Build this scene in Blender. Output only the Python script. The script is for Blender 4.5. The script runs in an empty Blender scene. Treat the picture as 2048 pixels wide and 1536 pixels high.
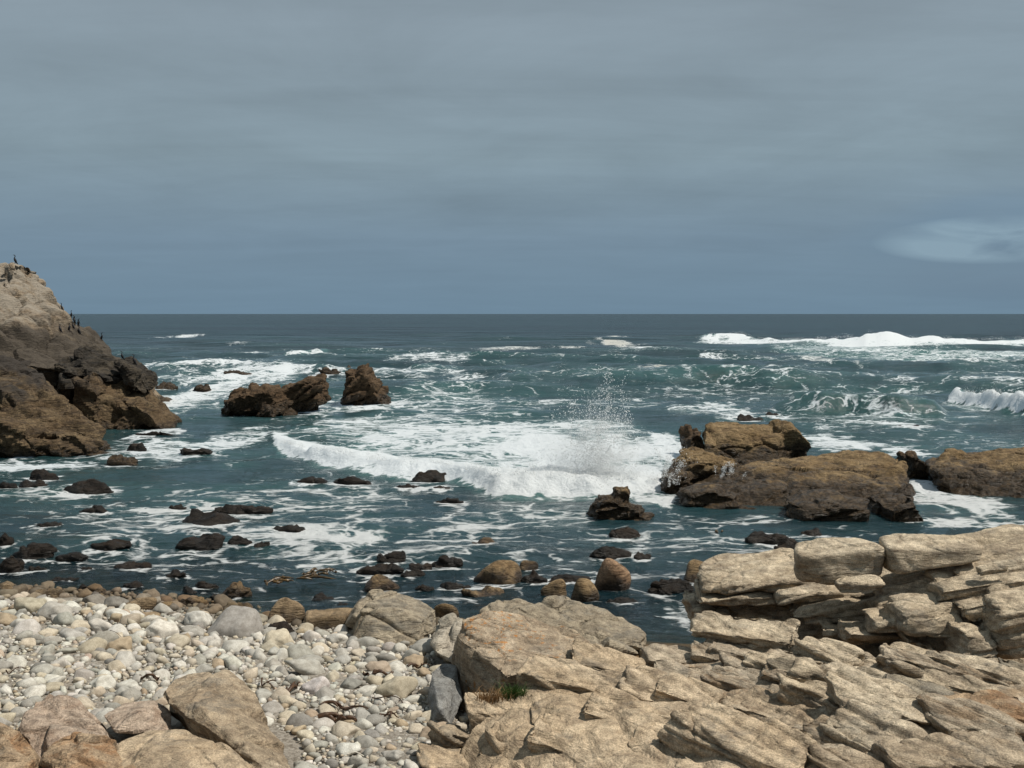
import bpy, bmesh, math, random
import numpy as np
from mathutils import Vector, Matrix
from mathutils.bvhtree import BVHTree

# ------------------------------------------------------------------ camera, sky, sun, exposure
S = bpy.context.scene
C = S.collection
FPX, CAMH, PITCH = 2010.0, 8.0, math.radians(4.0)
cam = bpy.data.cameras.new('camera'); camo = bpy.data.objects.new('camera', cam); C.objects.link(camo)
cam.sensor_fit = 'HORIZONTAL'; cam.sensor_width = 36.0; cam.lens = 36.0*FPX/2048.0
cam.clip_start = 0.1; cam.clip_end = 120000
camo.location = (0, 0, CAMH); camo.rotation_euler = (math.pi/2-PITCH, 0, 0)
S.camera = camo

SUN_AZ, SUN_EL = math.radians(99), math.radians(58)     # azimuth clockwise from +Y (the view direction)
sd = Vector((math.sin(SUN_AZ)*math.cos(SUN_EL), math.cos(SUN_AZ)*math.cos(SUN_EL), math.sin(SUN_EL)))
sun = bpy.data.lights.new('sun', 'SUN'); suno = bpy.data.objects.new('sun', sun); C.objects.link(suno)
sun.energy = 4.8; sun.angle = math.radians(0.55); sun.color = (1.0, 0.95, 0.86)
suno.rotation_euler = (-sd).to_track_quat('-Z', 'Y').to_euler(); suno.location = (40, -20, 60)

W = bpy.data.worlds.new('World'); S.world = W; W.use_nodes = True
nt = W.node_tree; N = nt.nodes; L = nt.links; N.clear()
def wn(t, **k):
    n = N.new(t)
    for a, b in k.items(): setattr(n, a, b)
    return n
def wmath(op, a, b=None, clamp=False):
    n = wn('ShaderNodeMath', operation=op); n.use_clamp = clamp
    for i, v in enumerate((a, b)):
        if v is None: continue
        if isinstance(v, (int, float)): n.inputs[i].default_value = v
        else: L.new(v, n.inputs[i])
    return n.outputs[0]
def wmix(f, a, b):
    n = wn('ShaderNodeMix', data_type='RGBA')
    for i, v in ((0, f), (6, a), (7, b)):
        if isinstance(v, (int, float)): n.inputs[i].default_value = v
        elif isinstance(v, tuple): n.inputs[i].default_value = (*v, 1)
        else: L.new(v, n.inputs[i])
    return n.outputs[2]
sky = wn('ShaderNodeTexSky', sky_type='NISHITA'); sky.sun_disc = False
sky.sun_elevation = SUN_EL; sky.sun_rotation = SUN_AZ; sky.air_density = 1.0; sky.dust_density = 1.5
tc = wn('ShaderNodeTexCoord'); sp = wn('ShaderNodeSeparateXYZ'); L.new(tc.outputs['Generated'], sp.inputs[0])
zc = wmath('MAXIMUM', sp.outputs[2], 0.0)
den = wmath('ADD', zc, 0.10)
cx = wmath('DIVIDE', sp.outputs[0], den); cy = wmath('DIVIDE', sp.outputs[1], den)
cb = wn('ShaderNodeCombineXYZ'); L.new(cx, cb.inputs[0]); L.new(cy, cb.inputs[1])
n1 = wn('ShaderNodeTexNoise'); n1.inputs['Scale'].default_value = 1.1; n1.inputs['Detail'].default_value = 9; n1.inputs['Roughness'].default_value = 0.6; n1.inputs['Distortion'].default_value = 0.4
L.new(cb.outputs[0], n1.inputs['Vector'])
mp = wn('ShaderNodeMapping'); mp.inputs['Scale'].default_value = (0.35, 1.5, 1); mp.inputs['Rotation'].default_value = (0, 0, 0.2); L.new(cb.outputs[0], mp.inputs[0])
n2 = wn('ShaderNodeTexNoise'); n2.inputs['Scale'].default_value = 1.0; n2.inputs['Detail'].default_value = 8; n2.inputs['Roughness'].default_value = 0.6; n2.inputs['Distortion'].default_value = 0.5; L.new(mp.outputs[0], n2.inputs['Vector'])
ramp = wn('ShaderNodeValToRGB'); L.new(zc, ramp.inputs[0])
e = ramp.color_ramp.elements
e[0].position = 0.0; e[0].color = (0.160, 0.248, 0.330, 1)
e[1].position = 1.0; e[1].color = (0.290, 0.350, 0.388, 1)
for p_, c_ in ((0.07, (0.184, 0.266, 0.342)), (0.15, (0.235, 0.315, 0.368)), (0.27, (0.250, 0.316, 0.368))):
    q = ramp.color_ramp.elements.new(p_); q.color = (*c_, 1)
v = wmath('ADD', wmath('MULTIPLY', n1.outputs[0], 0.55), wmath('MULTIPLY', n2.outputs[0], 0.45))
mr = wn('ShaderNodeMapRange'); L.new(v, mr.inputs[0]); mr.inputs[1].default_value = 0.30; mr.inputs[2].default_value = 0.70; mr.inputs[3].default_value = 0.82; mr.inputs[4].default_value = 1.16
lowel = wn('ShaderNodeMapRange'); L.new(zc, lowel.inputs[0]); lowel.inputs[1].default_value = 0.03; lowel.inputs[2].default_value = 0.14; lowel.inputs[3].default_value = 0.25; lowel.inputs[4].default_value = 1.0
cont = wmath('ADD', 1.0, wmath('MULTIPLY', wmath('SUBTRACT', mr.outputs[0], 1.0), lowel.outputs[0]))
sc = wn('ShaderNodeVectorMath', operation='SCALE'); L.new(ramp.outputs[0], sc.inputs[0]); L.new(cont, sc.inputs['Scale'])
# a break in the cloud deck low on the right, with a thin bright wisp in it
az = wmath('ARCTAN2', sp.outputs[0], sp.outputs[1])
cb2 = wn('ShaderNodeCombineXYZ'); L.new(az, cb2.inputs[0]); L.new(wmath('MULTIPLY', sp.outputs[2], 4.5), cb2.inputs[1])
n3 = wn('ShaderNodeTexNoise'); n3.inputs['Scale'].default_value = 9; n3.inputs['Detail'].default_value = 6; n3.inputs['Distortion'].default_value = 0.6; L.new(cb2.outputs[0], n3.inputs['Vector'])
def blob(a0, aw, z0, zw):
    a = wmath('POWER', wmath('DIVIDE', wmath('SUBTRACT', az, a0), aw), 2.0)
    b = wmath('POWER', wmath('DIVIDE', wmath('SUBTRACT', sp.outputs[2], z0), zw), 2.0)
    return wmath('SUBTRACT', 1.0, wmath('ADD', a, b), clamp=True)
gap = wmath('MULTIPLY', blob(0.47, 0.17, 0.058, 0.055), wmath('MULTIPLY', n3.outputs[0], 1.9), clamp=True)
blue = wmix(0.75, sky.outputs[0], (0.85, 1.80, 3.0))
wisp = wmath('MULTIPLY', blob(0.445, 0.105, 0.066, 0.022), wmath('MULTIPLY', wmath('SUBTRACT', n3.outputs[0], 0.30, clamp=True), 7.0), clamp=True)
cloud10 = wn('ShaderNodeVectorMath', operation='SCALE'); L.new(sc.outputs[0], cloud10.inputs[0]); cloud10.inputs['Scale'].default_value = 10.0
full = wmix(wmath('MULTIPLY', gap, 0.75), cloud10.outputs[0], blue)
full = wmix(wmath('MULTIPLY', wisp, 0.9), full, (2.6, 3.7, 4.5))
bg = wn('ShaderNodeBackground'); L.new(full, bg.inputs[0]); bg.inputs[1].default_value = 0.1
ow = wn('ShaderNodeOutputWorld'); L.new(bg.outputs[0], ow.inputs[0])

S.view_settings.view_transform = 'Standard'; S.view_settings.look = 'None'
S.view_settings.exposure = 0.0; S.view_settings.gamma = 1.0
S.cycles.volume_bounces = 4
try: S.cycles.use_denoising = True
except Exception: pass

# ------------------------------------------------------------------ numeric helpers
CP, SP_ = math.cos(PITCH), math.sin(PITCH)
def ray(px, py):
    u = (px-1024)/FPX; v = (768-py)/FPX
    return np.array([u, CP+v*SP_, -SP_+v*CP])
def at(px, py, Y):                       # the point of the place seen at a picture position, Y metres out
    d = ray(px, py); return d*(Y/d[1]) + np.array([0, 0, CAMH])
def on(px, py, z=0.0):                   # the same at height z
    d = ray(px, py); return d*((z-CAMH)/d[2]) + np.array([0, 0, CAMH])

_pr = np.random.RandomState(7)
PERM = _pr.permutation(256).astype(np.int32); PERM = np.concatenate([PERM, PERM, PERM])
GR = _pr.normal(size=(256, 3)); GR /= np.linalg.norm(GR, axis=1)[:, None]; GR = GR.astype(np.float32)
def perlin(P):
    P = np.asarray(P, np.float32)
    if P.shape[1] == 2: return perlin2(P)
    I = np.floor(P).astype(np.int32); F = P-I; I &= 255
    u = F*F*F*(F*(F*6-15)+10)
    def g(dx, dy, dz):
        h = PERM[PERM[PERM[(I[:, 0]+dx) & 255]+((I[:, 1]+dy) & 255)]+((I[:, 2]+dz) & 255)]
        G = GR[h]
        return G[:, 0]*(F[:, 0]-dx)+G[:, 1]*(F[:, 1]-dy)+G[:, 2]*(F[:, 2]-dz)
    x0 = g(0,0,0); x0 = x0+u[:, 0]*(g(1,0,0)-x0)
    x1 = g(0,1,0); x1 = x1+u[:, 0]*(g(1,1,0)-x1)
    y0 = x0+u[:, 1]*(x1-x0)
    x0 = g(0,0,1); x0 = x0+u[:, 0]*(g(1,0,1)-x0)
    x1 = g(0,1,1); x1 = x1+u[:, 0]*(g(1,1,1)-x1)
    y1 = x0+u[:, 1]*(x1-x0)
    return (y0+u[:, 2]*(y1-y0))*1.5
def perlin2(P):
    I = np.floor(P).astype(np.int32); F = P-I; I &= 255
    u = F*F*F*(F*(F*6-15)+10)
    X, Y_ = F[:, 0], F[:, 1]; X1 = X-1; Y1 = Y_-1
    a = PERM[I[:, 0]]; b = PERM[I[:, 0]+1]; iy = I[:, 1]
    def g(h, x, y): return GR[h, 0]*x+GR[h, 1]*y
    x0 = g(PERM[a+iy], X, Y_); x0 += u[:, 0]*(g(PERM[b+iy], X1, Y_)-x0)
    x1 = g(PERM[a+iy+1], X, Y1); x1 += u[:, 0]*(g(PERM[b+iy+1], X1, Y1)-x1)
    return (x0+u[:, 1]*(x1-x0))*1.75
def fbm(P, o=4, gain=0.5, lac=2.03):
    P = np.asarray(P, np.float32); a = 1.0; r = np.zeros(len(P), np.float32); t = 0
    for i in range(o):
        r += a*perlin(P+i*17.3); t += a; a *= gain; P = P*lac
    return r/t
def ridged(P, o=4):
    P = np.asarray(P, np.float32); a = 1.0; r = np.zeros(len(P), np.float32); t = 0
    for i in range(o):
        r += a*(1-2*np.abs(perlin(P+i*11.7))); t += a; a *= 0.5; P = P*2.1
    return r/t
def sstep(a, b, x):
    t = np.clip((x-a)/(b-a), 0, 1); return t*t*(3-2*t)
def norm(v):
    v = np.asarray(v, float); return v/np.linalg.norm(v)
def hash01(i, s=0):
    x = np.sin((i+s*13.7)*127.1)*43758.5453; return x-np.floor(x)

def mk_mesh(name, V, F, smooth=True):
    V = np.asarray(V, np.float32); F = np.asarray(F, np.int32); k = F.shape[1]
    m = bpy.data.meshes.new(name)
    m.vertices.add(len(V)); m.vertices.foreach_set('co', V.ravel())
    m.loops.add(F.size); m.loops.foreach_set('vertex_index', F.ravel())
    m.polygons.add(len(F)); m.polygons.foreach_set('loop_start', np.arange(0, F.size, k, dtype=np.int32))
    m.polygons.foreach_set('use_smooth', np.full(len(F), smooth, bool))
    m.update(calc_edges=True); return m
def vnormals(V, F):
    if F.shape[1] == 4: fn = np.cross(V[F[:, 2]]-V[F[:, 0]], V[F[:, 3]]-V[F[:, 1]])
    else: fn = np.cross(V[F[:, 1]]-V[F[:, 0]], V[F[:, 2]]-V[F[:, 0]])
    n = np.zeros_like(V)
    for c in range(3):
        for k in range(F.shape[1]): n[:, c] += np.bincount(F[:, k], fn[:, c], len(V))
    return n/np.maximum(np.linalg.norm(n, axis=1), 1e-9)[:, None]

def tag(o, label=None, cat=None, group=None, kind=None):
    if label: o['label'] = label
    if cat: o['category'] = cat
    if group: o['group'] = group
    if kind: o['kind'] = kind
    return o
def link(name, mesh, mat, parent=None):
    o = bpy.data.objects.new(name, mesh); C.objects.link(o)
    if mat and not mesh.materials: mesh.materials.append(mat)
    if parent: o.parent = parent; o.matrix_parent_inverse = Matrix.Translation(parent.location).inverted()
    return o
def empty(name, loc, label, cat, group=None):
    o = bpy.data.objects.new(name, None); C.objects.link(o); o.location = Vector([float(a) for a in loc]); o.empty_display_size = 0.3
    return tag(o, label, cat, group)

# --- rock shapes
def box_grid(nx, ny, nz):
    """surface grid of the cube [-1,1]^3, welded"""
    Vs, Fs, off = [], [], 0
    def face(n, m, f):
        nonlocal off
        a = np.linspace(-1, 1, n+1); b = np.linspace(-1, 1, m+1)
        A, B = np.meshgrid(a, b, indexing='ij')
        Vs.append(f(A.ravel(), B.ravel()))
        i, j = np.meshgrid(np.arange(n), np.arange(m), indexing='ij'); q = (i*(m+1)+j).ravel()+off
        Fs.append(np.stack([q, q+m+1, q+m+2, q+1], 1)); off += (n+1)*(m+1)
    o = lambda A: np.ones_like(A)
    face(nx, ny, lambda A, B: np.stack([A, B, o(A)], 1)); face(ny, nx, lambda A, B: np.stack([B, A, -o(A)], 1))
    face(ny, nz, lambda A, B: np.stack([o(A), A, B], 1)); face(nz, ny, lambda A, B: np.stack([-o(A), B, A], 1))
    face(nz, nx, lambda A, B: np.stack([B, o(A), A], 1)); face(nx, nz, lambda A, B: np.stack([A, -o(A), B], 1))
    V = np.concatenate(Vs); F = np.concatenate(Fs)
    _, idx, inv = np.unique(np.round(V, 5), axis=0, return_index=True, return_inverse=True)
    return V[idx], inv.reshape(-1)[F]
def round_poly(D, planes, dist, p):
    """radius along directions D of a rounded polytope given by plane normals and distances"""
    k = np.maximum(D@planes.T, 0)/dist
    return (k**p).sum(1)**(-1.0/p)
CUBE = np.array([[1,0,0],[-1,0,0],[0,1,0],[0,-1,0],[0,0,1],[0,0,-1]], float)
def hexa(corners, res, p=12, cuts=4, seed=0, cutd=(1.15, 1.45)):
    """a rounded, chipped block spanning 8 corners ordered (x-,x+) fastest, then y (front, back), then z (bottom, top)"""
    c = np.asarray(corners, float); r = np.random.RandomState(seed)
    lx = max(np.linalg.norm(c[1]-c[0]), np.linalg.norm(c[5]-c[4])); ly = max(np.linalg.norm(c[2]-c[0]), np.linalg.norm(c[6]-c[4])); lz = max(np.linalg.norm(c[4]-c[0]), np.linalg.norm(c[5]-c[1]))
    n = [int(np.clip(l/res, 6, 110)) for l in (lx, ly, lz)]
    V, F = box_grid(*n)
    pl = [CUBE+r.normal(0, 0.05, CUBE.shape)]; ds = [np.full(6, 1.0)]
    if cuts:
        q = r.normal(size=(cuts, 3)); q = np.sign(q)*(0.35+np.abs(q)); pl.append(q); ds.append(r.uniform(*cutd, cuts))
    pl = np.concatenate(pl); pl /= np.linalg.norm(pl, axis=1)[:, None]; ds = np.concatenate(ds)
    D = V/np.linalg.norm(V, axis=1)[:, None]
    Q = D*round_poly(D, pl, ds, p)[:, None]
    w = (Q+1)/2
    out = np.zeros_like(Q)
    for i in range(8):
        wx = w[:, 0] if i & 1 else 1-w[:, 0]; wy = w[:, 1] if i & 2 else 1-w[:, 1]; wz = w[:, 2] if i & 4 else 1-w[:, 2]
        out += (wx*wy*wz)[:, None]*c[i]
    return out, F
_ICO = {}
def ico(level):
    if level not in _ICO:
        bm = bmesh.new(); bmesh.ops.create_icosphere(bm, subdivisions=level, radius=1)
        V = np.array([v.co[:] for v in bm.verts]); F = np.array([[v.index for v in f.verts] for f in bm.faces]); bm.free()
        _ICO[level] = (V/np.linalg.norm(V, axis=1)[:, None], F)
    return _ICO[level]
def boulder(size, level=4, n=14, p=10, seed=0, jitter=(0.8, 1.12)):
    r = np.random.RandomState(seed); D, F = ico(level)
    i = np.arange(n)+0.5; ph = np.arccos(1-2*i/n); th = np.pi*(1+5**0.5)*i
    pl = np.stack([np.cos(th)*np.sin(ph), np.sin(th)*np.sin(ph), np.cos(ph)], 1)+r.normal(0, 0.28, (n, 3)); pl /= np.linalg.norm(pl, axis=1)[:, None]
    a = r.rand()*6.28; R = np.array([[math.cos(a), -math.sin(a), 0], [math.sin(a), math.cos(a), 0], [0, 0, 1]])
    V = D*round_poly(D, pl@R.T, r.uniform(*jitter, n), p)[:, None]
    return V*np.asarray(size), F
def hull(points):
    bm = bmesh.new()
    for p in points: bm.verts.new([float(a) for a in p])
    res = bmesh.ops.convex_hull(bm, input=bm.verts)
    bmesh.ops.delete(bm, geom=[g for g in res['geom_interior'] if isinstance(g, bmesh.types.BMVert)], context='VERTS')
    bmesh.ops.recalc_face_normals(bm, faces=bm.faces); bmesh.ops.triangulate(bm, faces=bm.faces)
    bm.verts.index_update(); V = np.array([v.co[:] for v in bm.verts]); F = np.array([[v.index for v in f.verts] for f in bm.faces]); bm.free()
    return V, F
def tri(F):
    return F if F.shape[1] == 3 else np.concatenate([F[:, [0, 1, 2]], F[:, [0, 2, 3]]])
def fuse(parts, voxel, smooth=2):
    """voxel union of closed shapes into one continuous skin"""
    V = np.concatenate([p[0] for p in parts]); off = 0; Fs = []
    for p in parts: Fs.append(tri(p[1])+off); off += len(p[0])
    m = mk_mesh('tmp', V, np.concatenate(Fs)); o = bpy.data.objects.new('tmp', m); C.objects.link(o)
    md = o.modifiers.new('r', 'REMESH'); md.mode = 'VOXEL'; md.voxel_size = voxel
    if smooth:
        ms = o.modifiers.new('s', 'SMOOTH'); ms.factor = 0.5; ms.iterations = smooth
    dg = bpy.context.evaluated_depsgraph_get(); ev = o.evaluated_get(dg); me = ev.to_mesh()
    V = np.empty(len(me.vertices)*3, np.float32); me.vertices.foreach_get('co', V); V = V.reshape(-1, 3).astype(float)
    F = np.array([p.vertices[:] for p in me.polygons if len(p.vertices) == 4]); ev.to_mesh_clear()
    bpy.data.objects.remove(o); bpy.data.meshes.remove(m)
    return V, F
def joints(V, specs, seed=0):
    """relief of bedding and joint planes: each layer stands a little in or out, a groove between layers"""
    d = np.zeros(len(V))
    for k, (n, spacing, step, groove, width, warp, ws) in enumerate(specs):
        s = V@norm(n)/spacing + warp*fbm(V*ws+seed*3.1+k*7.7, 3)
        s = s+0.32*np.sin(s*1.9+seed)+0.2*np.sin(s*4.7+k)
        c = np.floor(s); f = s-c
        e = np.minimum(f, 1-f)
        d += step*(hash01(c, seed+k)-0.5)*2*sstep(0, width*1.6, e)
        mask = sstep(-0.25, 0.15, perlin(V*ws*1.7+k*31+5.5))
        d -= groove*np.exp(-(e/width)**2)*mask*(0.4+0.6*hash01(np.round(s), seed+k+9))
    return d
RND = _pr.rand(256, 3).astype(np.float32)
def worley(P):
    P = np.asarray(P, np.float32); n = len(P); I = np.floor(P).astype(np.int32)
    f1 = np.full(n, 9e9, np.float32); f2 = f1.copy(); idx = np.zeros(n, np.int32); loc = np.zeros((n, 3), np.float32)
    for dx in (-1, 0, 1):
        for dy in (-1, 0, 1):
            for dz in (-1, 0, 1):
                c = I+np.array([dx, dy, dz], np.int32)
                h = PERM[PERM[PERM[c[:, 0] & 255]+(c[:, 1] & 255)]+(c[:, 2] & 255)]
                v = P-(c+0.1+0.8*RND[h]); d = (v*v).sum(1)
                m = d < f1
                f2 = np.where(m, f1, np.minimum(f2, d)); f1 = np.where(m, d, f1); idx = np.where(m, h, idx); loc[m] = v[m]
    return np.sqrt(f1), np.sqrt(f2), idx, loc
def blocky(V, dip, cell, step, tilt, groove, w, pitch=0.0, seed=0, warp=0.35):
    """fractured rock: bedding-aligned angular blocks, each in or out and tilted a little, open cracks between"""
    a = math.radians(dip); R = np.array([[math.cos(a), 0, -math.sin(a)], [0, 1, 0], [math.sin(a), 0, math.cos(a)]])
    b = math.radians(pitch); R = np.array([[1, 0, 0], [0, math.cos(b), -math.sin(b)], [0, math.sin(b), math.cos(b)]])@R
    Q = V@R.T
    Q = Q/np.array(cell)+seed*7.31
    Q = Q+warp*np.stack([fbm(Q*0.7+11, 2), fbm(Q*0.7+37, 2), 0.6*fbm(Q*0.5+71, 3)], 1)
    f1, f2, idx, loc = worley(Q)
    e = f2-f1
    g = GR[(idx*7+13) & 255]
    d = step*(RND[idx, 0]-0.5)*2+tilt*(loc*g).sum(1)
    return d*sstep(0, w*2.2, e)-groove*np.exp(-(e/w)**2)*(0.35+0.65*RND[idx, 1])
def roughen(V, F, amp, scale, specs=(), seed=0, o=5):
    n = vnormals(V, F)
    d = amp*fbm(V*scale+seed*5.3, o, 0.55)
    js = [q for q in specs if q[0] != 'B']; bs = [q for q in specs if q[0] == 'B']
    if js: d = d+joints(V, js, seed)
    for q in bs: d = d+blocky(V, *q[1:], seed=seed)
    return V+n*d[:, None]

# ------------------------------------------------------------------ materials
class MT:
    def __init__(s, name):
        s.m = bpy.data.materials.new(name); s.m.use_nodes = True; s.t = s.m.node_tree; s.t.nodes.clear()
        s.out = s.n('ShaderNodeOutputMaterial')
    def n(s, t, **k):
        x = s.t.nodes.new(t)
        for a, b in k.items(): setattr(x, a, b)
        return x
    def put(s, sock, v):
        if v is None: return
        if isinstance(v, bpy.types.NodeSocket): s.t.links.new(v, sock)
        elif isinstance(v, tuple) and len(v) == 3 and sock.type == 'RGBA': sock.default_value = (*v, 1)
        else: sock.default_value = v
    def math(s, op, a, b=None, clamp=False):
        x = s.n('ShaderNodeMath', operation=op); x.use_clamp = clamp; s.put(x.inputs[0], a); s.put(x.inputs[1], b); return x.outputs[0]
    def mix(s, f, a, b, blend='MIX'):
        x = s.n('ShaderNodeMix', data_type='RGBA', blend_type=blend); s.put(x.inputs[0], f); s.put(x.inputs[6], a); s.put(x.inputs[7], b); return x.outputs[2]
    def noise(s, vec, scale, detail=4, rough=0.5, dist=0.0):
        x = s.n('ShaderNodeTexNoise'); s.put(x.inputs['Vector'], vec); x.inputs['Scale'].default_value = scale; x.inputs['Detail'].default_value = detail; x.inputs['Roughness'].default_value = rough; x.inputs['Distortion'].default_value = dist; return x.outputs[0]
    def noisec(s, vec, scale):
        x = s.n('ShaderNodeTexNoise'); s.put(x.inputs['Vector'], vec); x.inputs['Scale'].default_value = scale; return x.outputs['Color']
    def vor(s, vec, scale, feature='DISTANCE_TO_EDGE'):
        x = s.n('ShaderNodeTexVoronoi', feature=feature); s.put(x.inputs['Vector'], vec); x.inputs['Scale'].default_value = scale; return x.outputs['Distance']
    def rng(s, v, a, b, c=0.0, d=1.0, smooth=True):
        x = s.n('ShaderNodeMapRange', interpolation_type='SMOOTHSTEP' if smooth else 'LINEAR'); s.put(x.inputs[0], v)
        for i, q in enumerate((a, b, c, d)): s.put(x.inputs[i+1], q)
        return x.outputs[0]
    def mapping(s, vec, scale=(1, 1, 1), rot=(0, 0, 0)):
        x = s.n('ShaderNodeMapping'); s.put(x.inputs[0], vec); x.inputs['Scale'].default_value = scale; x.inputs['Rotation'].default_value = rot; return x.outputs[0]
    def attr(s, name): x = s.n('ShaderNodeAttribute', attribute_name=name); return x
    def bump(s, h, strength, dist, nrm=None):
        x = s.n('ShaderNodeBump'); s.put(x.inputs['Height'], h); x.inputs['Strength'].default_value = strength; x.inputs['Distance'].default_value = dist; s.put(x.inputs['Normal'], nrm); return x.outputs[0]
    def bsdf(s, col, rough=0.9, nrm=None, spec=0.3):
        x = s.n('ShaderNodeBsdfPrincipled'); s.put(x.inputs['Base Color'], col); s.put(x.inputs['Roughness'], rough); s.put(x.inputs['Normal'], nrm); s.put(x.inputs['Specular IOR Level'], spec); return x
    def done(s, sh): s.t.links.new(sh if isinstance(sh, bpy.types.NodeSocket) else sh.outputs[0], s.out.inputs[0]); return s.m

def granite(name, c1, c2, c3, *a, **k): return granite_(name, *[tuple(x*0.80*(1.0, 0.985, 0.96)[i] for i, x in enumerate(c)) for c in (c1, c2, c3)], *a, **k)
def granite_(name, c1, c2, c3, bed=(0, 0, 0), tide=None, tide_col=(0.020, 0.013, 0.007), lichen=0.0, pale=None, dark=None, grain=1.0, crust=0.0, wetness=0.88):
    t = MT(name); pos = t.n('ShaderNodeNewGeometry').outputs['Position']
    z = t.n('ShaderNodeSeparateXYZ'); t.put(z.inputs[0], pos); z = z.outputs[2]
    big = t.noise(pos, 0.55, 5, 0.6, 0.5)
    col = t.mix(t.rng(big, 0.36, 0.64), c1, c2)
    st = t.noise(t.mapping(pos, (0.7, 0.7, 4.5), bed), 1.3, 7, 0.62, 0.8)
    col = t.mix(t.rng(st, 0.48, 0.62, 0, 0.85), col, c3)
    med = t.noise(pos, 5.0, 8, 0.65)
    col = t.mix(1.0, col, t.mix(t.rng(med, 0.3, 0.7), (0.62, 0.60, 0.58), (1.30, 1.30, 1.28)), 'MULTIPLY')
    sp1 = t.noise(pos, 48.0*grain, 3, 0.6); sp2 = t.vor(pos, 85*grain, 'F1')
    col = t.mix(1.0, col, t.mix(t.rng(sp1, 0.34, 0.66), (0.72, 0.71, 0.70), (1.26, 1.25, 1.24)), 'MULTIPLY')
    col = t.mix(t.rng(sp2, 0.10, 0.2, 0.30, 0.0), col, (0.07, 0.055, 0.045))
    if pale:                                  # bird-whitened / salt-bleached tops above a height
        pz, pc = pale
        f = t.math('MULTIPLY', t.rng(t.math('ADD', z, t.math('MULTIPLY', t.noise(pos, 0.5, 4), 4.0)), pz+1.2, pz+3.0), t.rng(t.noise(pos, 1.1, 5), 0.32, 0.6))
        col = t.mix(t.math('MULTIPLY', f, 0.85), col, pc)
    if dark:                                  # near-black band between two heights, with ragged edges
        d0, d1, dc, am = dark
        zz = t.math('ADD', z, t.math('MULTIPLY', t.math('SUBTRACT', t.noise(pos, 0.35, 5, 0.6), 0.5), 6.0))
        f = t.math('MULTIPLY', t.rng(zz, d0-0.8, d0+0.8), t.rng(zz, d1+0.8, d1-0.8))
        col = t.mix(t.math('MULTIPLY', f, am), col, dc)
    if lichen:
        lf = t.math('MULTIPLY', t.rng(t.noise(pos, 9, 4, 0.6), 0.55, 0.62), t.rng(t.noise(pos, 1.3, 3), 0.56-0.1*lichen, 0.66-0.1*lichen))
        col = t.mix(t.math('MULTIPLY', lf, 0.8), col, (0.40, 0.16, 0.028))
    rough = wetness
    if tide is not None:                      # wet, weed-grown foot of the rock
        zz = t.math('ADD', z, t.math('MULTIPLY', t.math('SUBTRACT', t.noise(pos, 1.7, 6, 0.65), 0.5), 1.5))
        f = t.rng(zz, tide+0.25, tide-0.25)
        tcol = t.mix(t.rng(t.noise(pos, 6.0, 5, 0.7), 0.42, 0.68), tide_col, tuple(min(1, a*4.0) for a in tide_col))
        col = t.mix(t.math('MULTIPLY', f, 0.93), col, tcol)
        rough = t.rng(f, 0, 1, wetness, 0.32)
    gp = t.math('MULTIPLY', t.rng(t.noise(pos, 2.1, 7, 0.7), 0.52, 0.60), t.rng(t.noise(pos, 0.8, 3), 0.42, 0.62))      # grey crustose lichen
    col = t.mix(t.math('MULTIPLY', gp, 0.42*crust), col, (0.155, 0.145, 0.125))
    b1 = t.bump(t.noise(t.mapping(pos, (0.7, 0.7, 4.2), bed), 2.4, 9, 0.66, 0.5), 0.9, 0.20)
    wp = t.mix(0.18, pos, t.noisec(pos, 1.5))
    cr = t.vor(t.mapping(wp, (0.55, 0.7, 1.9), bed), 1.5); cr2 = t.vor(t.mapping(wp, (0.5, 0.6, 2.6), bed), 3.6)
    b2 = t.bump(t.rng(cr, 0.0, 0.05), 0.55, 0.05, b1); b2 = t.bump(t.rng(cr2, 0.0, 0.07), 0.35, 0.025, b2)
    b3 = t.bump(sp1, 0.5, 0.012/grain, b2)
    return t.done(t.bsdf(col, rough, b3, 0.25))

M = {}
M['outcrop'] = granite('outcrop_granite', (0.54, 0.445, 0.325), (0.66, 0.565, 0.435), (0.40, 0.325, 0.24), (0, 0.25, 0), crust=1.0)
M['outcrop_low'] = granite('weathered_granite', (0.44, 0.37, 0.285), (0.55, 0.465, 0.36), (0.33, 0.235, 0.15), (0, -0.42, 0), crust=1.0)
M['front'] = granite('tan_granite', (0.54, 0.42, 0.29), (0.64, 0.52, 0.38), (0.42, 0.33, 0.235), (0, -0.42, 0), crust=1.0)
M['lichen'] = granite('lichened_granite', (0.44, 0.355, 0.26), (0.53, 0.435, 0.33), (0.36, 0.28, 0.20), (0, -0.1, 0), lichen=1.0, crust=1.0)
M['grey'] = granite('grey_granite', (0.33, 0.28, 0.21), (0.42, 0.36, 0.275), (0.27, 0.24, 0.195), (0, -0.3, 0), crust=1.0)
M['slate'] = granite('bluish_grey_stone', (0.27, 0.27, 0.265), (0.34, 0.335, 0.325), (0.22, 0.225, 0.23))
M['shorebrown'] = granite('brown_shore_granite', (0.28, 0.205, 0.125), (0.34, 0.255, 0.165), (0.215, 0.155, 0.09), tide=0.35)
M['pink'] = granite('pinkish_granite', (0.46, 0.36, 0.285), (0.54, 0.435, 0.35), (0.38, 0.275, 0.205), crust=1.0)
M['pale'] = granite('pale_granite', (0.44, 0.40, 0.33), (0.52, 0.47, 0.40), (0.38, 0.34, 0.28))
M['brown'] = granite('brown_granite', (0.42, 0.335, 0.24), (0.50, 0.41, 0.305), (0.34, 0.26, 0.18), crust=1.0)
M['orange'] = granite('ochre_granite', (0.42, 0.305, 0.20), (0.50, 0.385, 0.27), (0.33, 0.19, 0.10), crust=1.0)
M['skerry'] = granite('sea_rock', (0.200, 0.135, 0.066), (0.265, 0.190, 0.105), (0.120, 0.078, 0.040), (0, 0.15, 0), tide=0.95, grain=0.5)
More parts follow.
